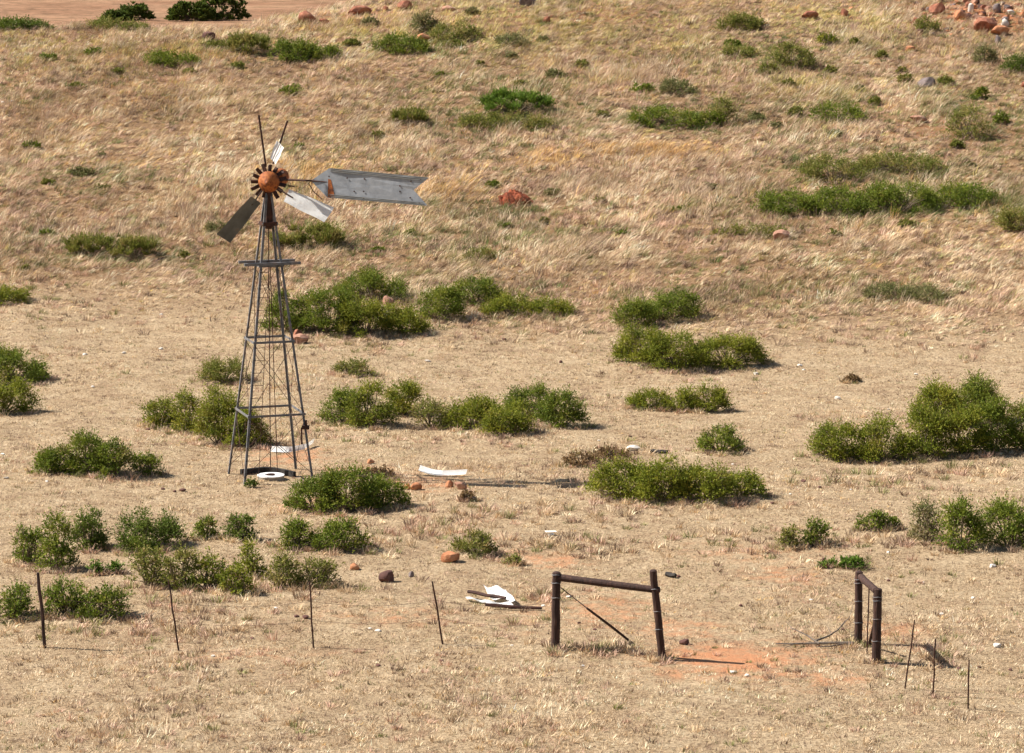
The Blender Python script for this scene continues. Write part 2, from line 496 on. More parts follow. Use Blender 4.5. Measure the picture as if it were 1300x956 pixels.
# long hillside grass, leaning right with the wind
X, Y = frustum_points(150000, 96, 182)
lg = longness(X, Y)
k = (rng.random(len(X)) < np.clip(lg * 1.1, 0, 1)) & far_mask(X, Y)
clump = fbm(X * 0.55, Y * 0.32, 77, 3)
k &= rng.random(len(X)) < 0.26 + 1.75 * np.clip(clump - .15, 0, 1) * (0.5 + fbm(X * 1.6, Y * 0.9, 78, 2))
k &= rng.random(len(X)) > 0.88 * patch('soil', X, Y)
X, Y = X[k], Y[k]; n = len(X); lg = lg[k]
big = fbm(X * 0.10, Y * 0.07, 21, 3); med = fbm(X * 0.45, Y * 0.25, 22, 3); fin = fbm(X * 1.4, Y * 0.8, 23, 2)
pg, po, pyl = patch('green', X, Y), patch('orange', X, Y), patch('yellow', X, Y)
topness = sstep(112, 150, Y)
col, ci = pick([
    ('straw', 0.9 * sstep(0.35, 0.65, med) + 0.15), ('pale', 0.38 * sstep(0.5, 0.7, fin) * sstep(0.42, 0.6, med)),
    ('tan', 0.65 + 0 * med), ('pink', 0.5 * sstep(0.6, 0.4, big) + 0.25), ('greyb', 0.45 * sstep(0.55, 0.3, fin) + 0.12),
    ('olive', 0.10 + 0.55 * sstep(0.56, 0.70, fbm(X * 0.35 + 9, Y * 0.2, 24, 3)) + 5.0 * pg + 0.5 * pyl), ('green', 0.01 + 4.0 * pg ** 1.5),
    ('orange', 0.10 * sstep(.5, .7, fbm(X * .3, Y * .2, 29, 3)) + 0.06 * topness + 6.0 * po ** 1.5), ('yellow', 0.05 + 0.16 * topness + 5.0 * pyl)], n)
tone = (0.50 + 0.62 * fbm(X * 0.8, Y * 0.5, 31, 2) + 0.34 * fbm(X * 0.2, Y * 0.12, 33, 2))[:, None] * (1 + .13 * rng.normal(0, 1, (n, 1)))
col = col * tone
h = (0.20 + 0.34 * rng.random(n) ** 1.6) * (0.45 + 0.55 * lg) * (0.45 + 0.9 * med) * (0.55 + 0.9 * fbm(X * 1.1, Y * 0.7, 79, 2))
h = h * np.where(po > 0.4, 1.35, 1.0)
spread = h * (0.25 + 0.25 * rng.random(n))
lean = np.stack([0.85 + rng.normal(0, 0.38, n) + 1.3 * (fbm(X * .25, Y * .2, 91, 2) - .5), rng.normal(0.0, 0.32, n) + 1.0 * (fbm(X * .25, Y * .2, 95, 2) - .5)], 1)
splay = 0.25 + 0.45 * rng.random(n)
V, q, t, C = make_blades(X, Y, h, spread, lean, splay, 14, 0.010 + 0.012 * rng.random(n), col, 0.17, 0.25 + 0.35 * rng.random(n), True, 0.13)
o = link('long_grass', np_mesh('long_grass', V, q, t, C), M['grass'])
tag(o, 'long dry straw coloured grass leaning over the hillside', 'grass', None, 'stuff')

X, Y = frustum_points(9000, 98, 180)
k = (rng.random(len(X)) < longness(X, Y)) & far_mask(X, Y) & (rng.random(len(X)) < 0.12 + 0.8 * sstep(.42, .62, fbm(X * .22, Y * .16, 88, 3)) + 0.9 * patch('green', X, Y))
X, Y = X[k], Y[k]; n = len(X)
col, ci = pick([('greyb', 1.0), ('olive', 0.9 + 2.5 * patch('green', X, Y)), ('green', 0.15 + 2.5 * patch('green', X, Y)), ('pink', 0.4)], n)
h = 0.13 + 0.16 * rng.random(n)
V, q, t, C = make_blades(X, Y, h, 0.10 + 0.22 * rng.random(n), np.stack([rng.normal(0.2, 0.25, n), rng.normal(0, 0.25, n)], 1), 0.5 + 0.4 * rng.random(n), 46,
                         np.full(n, 0.018), col * (0.75 + 0.4 * rng.random((n, 1))), 0.2, 0.2 + 0.4 * rng.random(n), True)
o = link('dark_tufts', np_mesh('dark_tufts', V, q, t, C), M['grass'])
tag(o, 'low grey brown and olive tufts among the hillside grass', 'grass', None, 'stuff')

# short grazed grass on the flat
X, Y = frustum_points(125000, 46, 116, 1.15)
lg = longness(X, Y)
k = rng.random(len(X)) > lg * 0.9
k &= rng.random(len(X)) > 0.92 * patch('soil', X, Y) * 1.1
k &= rng.random(len(X)) < 0.35 + 1.15 * fbm(X * 1.1, Y * 0.7, 55, 3)
X, Y = X[k], Y[k]; n = len(X)
big = fbm(X * 0.16, Y * 0.11, 61, 3); med = fbm(X * 0.9, Y * 0.5, 62, 3); pg = patch('green', X, Y)
near = sstep(62, 54, Y)
tall = sstep(0.57, 0.72, fbm(X * 0.33, Y * 0.25, 63, 3))
col, ci = pick([
    ('straw', 0.9 + 0.6 * sstep(0.4, 0.65, med)), ('pale', 0.35 * sstep(0.45, 0.7, med) + 0.2 * near), ('tan', 0.8), ('pink', 0.22 + 0.3 * tall),
    ('greyb', 0.45 + 0.7 * sstep(0.55, 0.35, med)), ('olive', 0.13 + 0.25 * sstep(0.5, 0.65, big) + 0.5 * pg), ('orange', 0.06), ('green', 0.012 + 0.1 * pg)], n)
col = col * (0.66 + 0.40 * fbm(X * 1.3, Y * 0.8, 64, 2) + 0.28 * fbm(X * 0.22, Y * 0.15, 66, 3))[:, None]
h = (0.035 + 0.065 * rng.random(n) ** 1.6) * (1 + 1.5 * tall * rng.random(n) + 0.35 * near)
spread = 0.05 + 0.09 * rng.random(n)
lean = np.stack([0.25 + rng.normal(0, 0.5, n), rng.normal(0.0, 0.45, n)], 1)
splay = 0.7 + 0.6 * rng.random(n)
V, q, t, C = make_blades(X, Y, h, spread, lean, splay, 12, 0.012 + 0.010 * rng.random(n), col, 0.18, None, False)
o = link('short_grass', np_mesh('short_grass', V, None, t, C), M['grass'])
tag(o, 'short grazed dry grass covering the flat ground', 'grass', None, 'stuff')
del V, q, t, C

# taller wiry tufts: round the posts and scattered over the flat
TX, TY, TH = [], [], []
def tuft_at(px, py, nn, sx, sy, hh):
    for _ in range(nn):
        p = ground(px + random.gauss(0, sx), py + random.gauss(0, sy))
        TX.append(p.x); TY.append(p.y); TH.append(hh * random.uniform(0.6, 1.3))
for a in [(725, 824, 26, 26, 4, .16), (780, 826, 34, 22, 4, .17), (838, 838, 18, 8, 3, .18), (705, 826, 10, 6, 2, .16), (1088, 818, 14, 10, 3, .15), (1112, 842, 12, 9, 2, .13),
          (690, 690, 40, 45, 6, .22), (760, 700, 50, 60, 8, .2), (580, 655, 50, 60, 12, .2), (480, 690, 50, 60, 12, .2), (400, 745, 40, 60, 8, .22), (200, 770, 70, 100, 14, .2),
          (90, 800, 40, 70, 8, .22), (270, 800, 40, 60, 12, .18), (780, 575, 40, 40, 5, .2), (720, 655, 60, 90, 8, .18), (640, 790, 40, 60, 18, .16), (960, 690, 50, 80, 12, .18),
          (600, 560, 30, 60, 6, .16), (450, 556, 30, 40, 5, .18), (330, 560, 20, 30, 6, .16), (1100, 610, 50, 70, 8, .22), (1230, 600, 40, 50, 6, .22), (1160, 690, 20, 30, 6, .2),
          (860, 640, 50, 90, 4, .18), (440, 440, 50, 60, 6, .22), (640, 415, 50, 60, 8, .24), (870, 475, 30, 60, 6, .18), (1000, 400, 60, 90, 14, .24), (1150, 430, 60, 80, 16, .24),
          (110, 400, 60, 70, 20, .2), (1050, 690, 30, 40, 5, .18), (1180, 840, 24, 24, 10, .2), (1100, 720, 40, 90, 16, .14), (330, 850, 60, 150, 14, .14), (1000, 850, 40, 120, 14, .12),
          (640, 930, 60, 260, 14, .14), (200, 920, 50, 140, 16, .14), (560, 520, 16, 20, 4, .16), (700, 755, 20, 25, 6, .2), (560, 675, 30, 30, 8, .2)]:
    tuft_at(*a)
# ------------------------------------------------------------------ shrubs
GREENS = {
 'fresh':  [((0.120, 0.165, 0.026), 5), ((0.170, 0.210, 0.034), 4), ((0.080, 0.120, 0.022), 3), ((0.230, 0.235, 0.045), 1.6), ((0.24, 0.18, 0.09), 0.35)],
 'yellow': [((0.160, 0.190, 0.026), 5), ((0.235, 0.250, 0.040), 4), ((0.095, 0.130, 0.022), 3), ((0.32, 0.28, 0.055), 1.2), ((0.24, 0.18, 0.09), 0.4)],
 'dark':   [((0.078, 0.118, 0.026), 5), ((0.110, 0.155, 0.030), 4), ((0.160, 0.195, 0.038), 2), ((0.18, 0.14, 0.08), 0.5)],
 'olive':  [((0.165, 0.180, 0.048), 5), ((0.125, 0.155, 0.036), 3), ((0.26, 0.24, 0.09), 2.5), ((0.34, 0.255, 0.14), 1.5)],
 'grey':   [((0.175, 0.180, 0.100), 5), ((0.125, 0.150, 0.060), 3), ((0.27, 0.23, 0.15), 2.5), ((0.20, 0.15, 0.10), 1.5)],
 'brown':  [((0.20, 0.125, 0.085), 5), ((0.28, 0.19, 0.13), 3), ((0.13, 0.085, 0.06), 3), ((0.14, 0.13, 0.05), 0.7)],
 'evergreen': [((0.060, 0.092, 0.022), 5), ((0.090, 0.125, 0.028), 4), ((0.130, 0.16, 0.04), 1.5)],
 'weed':   [((0.110, 0.185, 0.035), 5), ((0.150, 0.220, 0.040), 3), ((0.075, 0.135, 0.030), 2)],
}

def shrub(lobes, label, pal='fresh', dens=1.0, name='shrub', cat='shrub', leaf=0.042, group=None, style='bushy', stems=True, seed=None):
    """lobes: photograph boxes (x0, x1, top, foot) of the domes the shrub is made of; each dome stands on the ground"""
    r = np.random.default_rng(seed if seed is not None else abs(hash(tuple(lobes[0]))) % 99991)
    info = []
    for (x0, x1, yt, yb) in lobes:
        xc = (x0 + x1) / 2
        P = ground(xc, yb); s = scale_at(P)
        a = (x1 - x0) / 2 / s * (1.18 if x1 - x0 < 62 and len(lobes) > 1 else 1.10)
        D = min(a * 0.85, 1.1)
        for _ in range(12):
            cx = P.x * (P.y + D) / P.y
            C = Vector((cx, P.y + D, hz(cx, P.y + D)))
            H = (project(C)[1] - yt) / s / 0.985
            if H > 0.30 * D + 0.12: break
            D *= 0.8
        H = max(H, 0.12)
        info.append((C, a, D, H))
        if P.y < 108:
            for _ in range(int(7 + 9 * a)):
                an = random.uniform(math.pi * .9, math.pi * 2.1); q = random.uniform(.85, 1.15)
                TX.append(C.x + a * q * math.cos(an)); TY.append(C.y + D * q * math.sin(an) * 1.05); TH.append(random.uniform(.10, .24))
    base = Vector(info[0][0])
    root = thing(name, base, label, cat, group) if stems else None
    VV, CC = [], []
    lumps_all = []
    for (C, a, b, H) in info:
        size = (a + b + H) / 3
        rl = min(max(0.34 * size, 0.10), 0.30)
        K = int(np.clip(2.1 * (a * b + H * (a + b)) / (rl * rl) * 0.5, 5, 130))
        if style == 'grassy': K = int(K * 1.2)
        u = r.random(K) * 2 * np.pi
        zc = r.random(K) ** 0.9
        rr = np.clip(1 - zc ** 2.6, 0, 1) ** (1 / 2.6) * (0.52 + 0.50 * np.sqrt(r.random(K)))
        ax, bx, hx = max(a - rl * 0.75, a * 0.5), max(b - rl * 0.7, b * 0.5), max(H - rl * 0.75, H * 0.45)
        lump_h = 0.70 + 0.36 * vnoise(np.cos(u) * rr * 2.2 + C.x, np.sin(u) * rr * 2.2 + C.y, 5)
        cx = C.x + ax * rr * np.cos(u); cy = C.y + bx * rr * np.sin(u)
        cz = height(cx, cy) + 0.22 * rl + hx * zc * lump_h * (0.9 + 0.2 * r.random(K))
        lr = rl * (0.7 + 0.6 * r.random(K))
        if style == 'bushy':
            K2 = int(np.clip(3.4 * (a + b) / rl * 0.5, 4, 60)); u2 = r.random(K2) * 2 * np.pi; r2 = 0.80 + 0.24 * r.random(K2)
            sx_, sy_ = C.x + (a - rl * .5) * r2 * np.cos(u2), C.y + max(b - rl * .5, b * .6) * r2 * np.sin(u2)
            cx = np.concatenate([cx, sx_]); cy = np.concatenate([cy, sy_])
            cz = np.concatenate([cz, height(sx_, sy_) + rl * 0.12 + H * 0.22 * r.random(K2)])
            lr = np.concatenate([lr, rl * (0.6 + 0.5 * r.random(K2))]); K += K2
        lumps_all.append((cx, cy, cz, lr, np.full(K, C.x), np.full(K, C.y), np.full(K, C.z)))
    cx, cy, cz, lr, bx0, by0, bz0 = [np.concatenate(z) for z in zip(*lumps_all)]
    K = len(cx)
    depth = float(base.y)
    leaf = leaf * max(1.0, depth / 95.0)
    ns = np.maximum(6, (dens * 26 * (lr / 0.2) ** 2 * (0.042 / leaf) ** 1.4).astype(int))
    lid = np.repeat(np.arange(K), ns); n = len(lid)
    z = r.random(n) * 1.6 - 0.6
    z = np.clip(z, -1, 1); ph = r.random(n) * 2 * np.pi; q_ = np.sqrt(1 - z * z)
    dr = np.stack([q_ * np.cos(ph), q_ * np.sin(ph), z], 1)
    if style == 'grassy':
        dr = dr * np.array([0.55, 0.55, 1]); dr[:, 2] = np.abs(dr[:, 2]) + 0.4
        dr /= np.linalg.norm(dr, axis=1, keepdims=True)
    else:
        dr[:, 2] += 0.22; dr /= np.linalg.norm(dr, axis=1, keepdims=True)
    cen = np.stack([cx, cy, cz], 1)[lid]
    ln = lr[lid] * (0.75 + 0.75 * r.random(n) ** 2)
    end = cen + dr * ln[:, None]
    st = cen - dr * (ln * 0.1)[:, None]
    tab = np.array([c for c, _ in GREENS[pal]]) * np.array([1.04, 1.0, 0.68]); pw = np.array([w for _, w in GREENS[pal]]); pw = pw / pw.sum()
    # a lump leans to one tint, its sprigs vary round it
    ltint = tab[r.choice(len(tab), K, p=pw)]
    stint = tab[r.choice(len(tab), n, p=pw)]
    sc = 0.5 * ltint[lid] + 0.5 * stint
    NL = 8 if style != 'grassy' else 6
    sid = np.repeat(np.arange(n), NL); m = len(sid)
    tt = np.clip(0.30 + 0.75 * r.random(m), 0, 1.02)
    pos = st[sid] + (end - st)[sid] * tt[:, None]
    rv = r.normal(0, 1, (m, 3)); rv /= np.linalg.norm(rv, axis=1, keepdims=True)
    ld = dr[sid] * (0.75 if style != 'grassy' else 1.5) + rv * 0.75; ld[:, 2] += 0.25
    ld /= np.linalg.norm(ld, axis=1, keepdims=True)
    L = leaf * (0.6 + 0.8 * r.random(m)) * (1.0 if style != 'grassy' else 2.0)
    wv = np.cross(ld, dr[sid] * 0.8 + np.array([-0.25, -0.1, 0.7]) + 0.55 * r.normal(0, 1, (m, 3))); wv /= np.maximum(np.linalg.norm(wv, axis=1, keepdims=True), 1e-6)
    wv *= (L * (0.26 if style != 'grassy' else 0.11))[:, None]
    p1 = pos + ld * L[:, None]; pm = pos + ld * (L * 0.45)[:, None]
    V = np.stack([pos, pm + wv, p1, pm - wv], 1)
    lc = np.clip(sc[sid] * (1 + 0.16 * r.normal(0, 1, (m, 1))), 0.008, 0.6)
    gz = height(V[:, :, 0].ravel(), V[:, :, 1].ravel()).reshape(m, 4)
    keep = (V[:, :, 2] > gz + 0.01).all(1)
    V, lc = V[keep], lc[keep]; m = len(V)
    b4 = np.arange(m) * 4
    me = np_mesh('foliage', V.reshape(-1, 3) - np.array(base), np.stack([b4, b4 + 1, b4 + 2, b4 + 3], 1), None, np.repeat(lc, 4, 0))
    if not stems:
        o = link(name, me, M['leaf'], None, base)
        return tag(o, label, cat, group)
    link('foliage', me, M['leaf'], root)
    lob = np.concatenate([np.full(len(z[0]), q) for q, z in enumerate(lumps_all)])
    mbs = [MB() for _ in lumps_all]
    for i in range(K):
        mb = mbs[lob[i]]
        if r.random() > 0.75: continue
        f = Vector((bx0[i] + r.normal(0, 0.04) + (cx[i] - bx0[i]) * 0.2, by0[i] + r.normal(0, 0.04) + (cy[i] - by0[i]) * 0.2, 0))
        f.z = hz(f.x, f.y) - 0.02
        e = Vector((cx[i], cy[i], cz[i]))
        mid = f.lerp(e, 0.5) + Vector((r.normal(0, 0.03), r.normal(0, 0.03), 0.05))
        e2 = e + Vector((r.normal(0, 1), r.normal(0, 1), abs(r.normal(0, 1)))).normalized() * float(lr[i]) * 0.9
        if r.random() < .25: e2 = e + (e2 - e) * 1.7
        mb.tube([f - base, mid - base, e - base, e2 - base], [0.014, 0.011, 0.008, 0.004], 4, False)
    for mb in mbs:
        if mb.v: mb.build('stems', M['stem'], root)
    return root

G1 = 'green shrubs on the flat'
G2 = 'shrubs on the hillside'
# front left
shrub([(-14, 48, 740, 792)], 'loose green shrub cut by the left picture edge beside the thick fence stake', 'fresh', .8, group=G1)
shrub([(58, 112, 732, 786), (100, 164, 742, 792)], 'two humped green shrub just right of the thick fence stake', 'fresh', .95, group=G1)
shrub([(86, 138, 643, 702)], 'upright dark green shrub, taller half of the pair nearest the left edge above the fence', 'dark', group=G1)
shrub([(14, 58, 662, 720), (48, 98, 655, 728)], 'low green shrub touching the left side of an upright dark shrub above the fence', 'fresh', .9, group=G1)
shrub([(144, 230, 645, 704)], 'dense round dark green shrub above the looser yellowish shrubs behind the fence', 'dark', 1.15, group=G1)
shrub([(166, 218, 692, 748), (205, 252, 690, 752)], 'loose yellow flecked shrub directly below the dense round dark shrub', 'olive', .75, group=G1)
shrub([(238, 292, 702, 752), (280, 322, 715, 757)], 'loose yellow green shrub, two low lobes, left of the small round one behind the fence', 'yellow', .75, group=G1)
shrub([(244, 279, 656, 686)], 'small shrub standing between the dense round shrub and a small twiggy dark shrub', 'fresh', .85, group=G1)
shrub([(284, 329, 648, 688)], 'small dark shrub with sharp upright sprigs, right of a smaller shrub behind the thin stakes', 'dark', .9, group=G1)
shrub([(298, 340, 690, 736)], 'small yellowish round shrub directly left of a wide loose shrub behind the thin stakes', 'yellow', .8, group=G1)
shrub([(332, 385, 702, 750), (375, 428, 704, 748)], 'wide loose grey green shrub straight above the second thin fence stake', 'olive', .7, group=G1)
shrub([(352, 405, 658, 700), (395, 468, 655, 704)], 'green shrub just below the big round shrub at the windmill foot', 'fresh', .9, group=G1)
shrub([(114, 130, 711, 731)], 'tiny green sprig, left one of two below the pair of shrubs near the left edge', 'weed', .8, 'seedling', 'seedling', .05, 'seedlings behind the fence')
shrub([(136, 156, 712, 729)], 'tiny green sprig, right one of two below the pair of shrubs near the left edge', 'weed', .8, 'seedling', 'seedling', .05, 'seedlings behind the fence')
shrub([(362, 440, 604, 654), (400, 480, 592, 655), (455, 516, 604, 650)], 'big dense round green shrub beside the right front leg of the windmill', 'fresh', 1.25, group=G1)
shrub([(576, 632, 672, 708)], 'small olive shrub alone in dry grass above an orange rock', 'olive', .8, group=G1)
shrub([(643, 662, 702, 718)], 'tiny olive shrub right of the small olive shrub above the gate', 'olive', .8, group=G1)
shrub([(744, 830, 580, 638), (800, 880, 577, 642), (850, 940, 582, 642), (910, 970, 596, 634)], 'long dense bright green shrub in the middle, right end of the windmill shadow', 'yellow', 1.1, group=G1)
shrub([(882, 947, 540, 578)], 'compact green shrub just above the right end of the long middle shrub', 'fresh', 1.0, group=G1)
shrub([(798, 850, 493, 522), (840, 890, 490, 524), (875, 926, 487, 526)], 'low three humped green shrub under the big pair right of centre', 'yellow', .95, group=G1)
shrub([(776, 850, 412, 466), (820, 900, 418, 474), (880, 970, 424, 472)], 'big wide green shrub, lower one of the pair right of centre', 'yellow', 1.15, group=G1)
shrub([(774, 832, 376, 420), (815, 890, 368, 412)], 'green shrub behind and above the big wide one right of centre', 'fresh', .95, group=G1)
shrub([(1024, 1100, 535, 588), (1080, 1165, 530, 590)], 'low green shrub at the left front of the big shrub mass on the right', 'yellow', 1.1, group=G1)
shrub([(1156, 1225, 482, 545), (1145, 1210, 512, 586), (1190, 1255, 510, 582)], 'tall green shrub in the middle of the big shrub mass on the right', 'yellow', 1.1, group=G1)
shrub([(1200, 1275, 478, 540), (1235, 1290, 498, 578), (1270, 1335, 500, 578)], 'tall green shrub of the mass on the right, cut by the right picture edge', 'fresh', 1.1, group=G1)
shrub([(1148, 1200, 632, 692)], 'thin sparse shrub with bare twigs left of the big lower right shrub', 'grey', .6, group=G1)
shrub([(1190, 1250, 636, 702), (1235, 1330, 632, 700)], 'big loose green shrub at the right edge above the leaning stakes', 'fresh', .95, group=G1)
shrub([(1088, 1125, 648, 676), (1115, 1142, 654, 674)], 'small green shrub alone between the big right hand shrubs and the gate', 'fresh', .85, group=G1)
shrub([(984, 1018, 666, 699)], 'small olive shrub, left half of a low pair above the right gate frame', 'olive', .7, group=G1)
shrub([(1018, 1053, 655, 696)], 'small green shrub, right half of a low pair above the right gate frame', 'fresh', .85, group=G1)
shrub([(1066, 1098, 708, 724)], 'bright green weed just above the right hand gate post', 'weed', .9, 'weed', 'weed', .06, 'bright green weeds by the gate', stems=False)
shrub([(1040, 1050, 713, 721)], 'very small bright green weed, far left of three by the gate post', 'weed', .9, 'weed', 'weed', .05, 'bright green weeds by the gate', stems=False)
shrub([(1053, 1062, 711, 720)], 'very small bright green weed, middle one of three by the gate post', 'weed', .9, 'weed', 'weed', .05, 'bright green weeds by the gate', stems=False)
# left of and around the windmill
shrub([(45, 95, 565, 604), (80, 140, 548, 606), (120, 170, 558, 610), (165, 204, 572, 606)], 'wide green shrub alone on bare grass left of the windmill foot', 'fresh', 1.1, group=G1)
shrub([(-30, 62, 443, 492)], 'round green shrub at the left edge, rear one of two', 'fresh', 1.1, group=G1)
shrub([(-40, 44, 472, 528)], 'yellow green shrub at the left edge, front one of two', 'yellow', 1.15, group=G1)
shrub([(180, 228, 503, 545), (215, 262, 497, 552)], 'green shrub left of the bigger one behind the windmill legs', 'yellow', 1.0, group=G1)
shrub([(246, 318, 493, 568), (285, 340, 520, 572)], 'big green shrub behind the left legs of the windmill', 'yellow', 1.15, group=G1)
shrub([(252, 318, 456, 490)], 'small shrub with grey twigs upper left of the tower ladder', 'olive', .9, group=G1)
shrub([(422, 473, 457, 479)], 'small low shrub alone between the two shrub rows right of the tower', 'olive', .95, group=G1)
shrub([(403, 455, 490, 540)], 'dark green shrub right of the tower, left half of a touching pair', 'fresh', 1.0, group=G1)
shrub([(440, 500, 482, 546), (485, 540, 479, 530)], 'light green shrub right of the tower, right half of a touching pair', 'yellow', 1.05, group=G1)
shrub([(520, 572, 503, 546)], 'sparse green shrub with pale twigs left of the widest centre shrub', 'olive', .7, group=G1)
shrub([(566, 640, 500, 548), (615, 675, 512, 556)], 'green shrub in the centre, front left part of a dense clump', 'yellow', 1.1, group=G1)
shrub([(640, 700, 486, 535), (680, 746, 494, 545)], 'green shrub in the centre, rear right part of a dense clump', 'fresh', 1.05, group=G1)
shrub([(334, 400, 368, 424), (380, 455, 358, 428)], 'wide green shrub directly behind the upper tower legs', 'fresh', 1.05, group=G1)
shrub([(425, 500, 378, 432), (480, 545, 384, 428)], 'bright green shrub in front of a pink boulder', 'yellow', 1.05, group=G1)
shrub([(425, 520, 344, 388)], 'green shrub behind the pink boulder', 'fresh', .95, group=G1)
shrub([(530, 590, 362, 410), (568, 638, 350, 392)], 'round topped green shrub right of the pink boulder', 'fresh', 1.0, group=G1)
shrub([(612, 680, 376, 404), (665, 726, 380, 404)], 'low trailing green shrub, far right end of the row behind the tower', 'yellow', .95, group=G1)
# hillside
shrub([(82, 150, 302, 330), (140, 206, 304, 335)], 'low grassy green shrub on the left slope', 'olive', .9, group=G2, style='grassy')
shrub([(345, 390, 290, 322), (380, 441, 291, 320)], 'low grassy green shrub right behind the tower platform', 'olive', .9, group=G2, style='grassy')
shrub([(260, 290, 280, 300)], 'small grey green plant between the dark windmill blade and the slope', 'grey', .8, group=G2, stems=False)
shrub([(590, 630, 314, 335)], 'small twiggy olive plant on the slope below the red mound', 'olive', .7, group=G2)
shrub([(1094, 1150, 362, 384), (1140, 1200, 364, 386)], 'low grey green shrub alone on the right slope', 'grey', .95, group=G2)
shrub([(956, 1040, 243, 278), (1020, 1110, 238, 278)], 'dark green shrub band on the right slope, left part', 'fresh', .9, group=G2)
shrub([(1090, 1190, 231, 277), (1170, 1268, 236, 268)], 'dark green shrub band on the right slope, right part', 'fresh', .9, group=G2)
shrub([(1010, 1100, 200, 236), (1090, 1200, 196, 226)], 'sparse grey green shrub just above the dark shrub band', 'olive', .65, group=G2)
shrub([(1262, 1330, 262, 300)], 'olive shrub on the slope cut by the right picture edge', 'olive', .85, group=G2)
shrub([(608, 700, 121, 150)], 'bright green grassy shrub high on the slope above the red mound', 'weed', .9, group=G2, style='grassy')
shrub([(584, 640, 144, 168), (630, 706, 148, 166)], 'olive green shrub in front of the bright grassy shrub', 'olive', .8, group=G2)
shrub([(495, 550, 142, 162)], 'small green bush upper left of the windmill vane', 'olive', .9, group=G2, style='grassy')
shrub([(184, 256, 68, 88)], 'low dark green bush near the crest on the left', 'fresh', .9, group=G2)
shrub([(285, 345, 46, 74)], 'pale grassy green bush below the dark crest tree', 'olive', .75, group=G2, style='grassy')
shrub([(345, 400, 50, 82), (385, 432, 55, 80)], 'dark green bush below the red boulders on the crest', 'fresh', .9, group=G2)
shrub([(474, 545, 46, 72)], 'low green bush in front of the flat red rock', 'fresh', .9, group=G2)
shrub([(545, 610, 30, 56)], 'loose yellow green bush right of the grey crest bush', 'olive', .7, group=G2)
shrub([(520, 556, 12, 46)], 'grey twiggy bush standing on the crest by the flat red rock', 'grey', .8, group=G2)
shrub([(628, 668, 42, 62)], 'small grey green bush alone in yellow grass near the top', 'grey', .8, group=G2)
shrub([(215, 270, 4, 27), (245, 314, -8, 26)], 'dense dark evergreen bush cut by the top picture edge', 'evergreen', 1.3, name='evergreen_bush', group='bushes on the far crest', leaf=.075)
shrub([(132, 165, 14, 27), (150, 193, 5, 26)], 'dark broken evergreen bush on the crest left of the dense one', 'evergreen', .9, name='evergreen_bush', group='bushes on the far crest', leaf=.07)
shrub([(-20, 66, 25, 41)], 'low grey green bush on the crest at the left edge', 'dark', .9, group='bushes on the far crest')
shrub([(104, 190, 26, 42)], 'low olive bush under the broken evergreen on the crest', 'olive', .8, group='bushes on the far crest')
shrub([(910, 968, 18, 43)], 'dark olive bush near the top right of centre', 'olive', .9, group=G2)
shrub([(800, 890, 136, 166), (880, 920, 142, 164)], 'dark green low bush on the upper right slope', 'fresh', .8, group=G2)
shrub([(838, 886, 102, 124)], 'grey green bush above the dark low bush on the upper slope', 'grey', .8, group=G2)
shrub([(918, 962, 58, 74)], 'small pale green bush below the dark olive bush near the top', 'olive', .75, group=G2)
shrub([(975, 1035, 50, 92)], 'thin upright olive bush on the top right slope', 'olive', .45, group=G2)
shrub([(1036, 1064, 42, 60)], 'yellow green bush left of the rock scree', 'yellow', .8, group=G2)
shrub([(1160, 1195, 18, 42)], 'small olive bush at the left end of the rock scree', 'olive', .7, group=G2)
shrub([(1234, 1266, 55, 83)], 'round grey bush below the rock scree', 'grey', .9, group=G2)
shrub([(1272, 1312, 68, 94)], 'dark bush at the right edge below the rock scree', 'dark', .9, group=G2)
shrub([(1200, 1260, 132, 180)], 'tall thin olive bush on the right slope', 'olive', .4, group=G2)
shrub([(1025, 1100, 132, 160)], 'scattered green bush on the upper right slope beside bleached grass', 'fresh', .5, group=G2)
shrub([(905, 1000, 288, 304)], 'low sparse green bush left of the small red rock on the slope', 'olive', .6, group=G2)
shrub([(355, 386, 108, 122)], 'small round green bush alone above the windmill spokes', 'fresh', .85, group=G2, stems=False)
shrub([(-30, 36, 362, 390)], 'low green bush on the slope foot at the left edge', 'yellow', .95, group=G2)
shrub([(900, 935, 115, 160)], 'thin green bush at the right end of the dark low bush', 'olive', .5, group=G2)
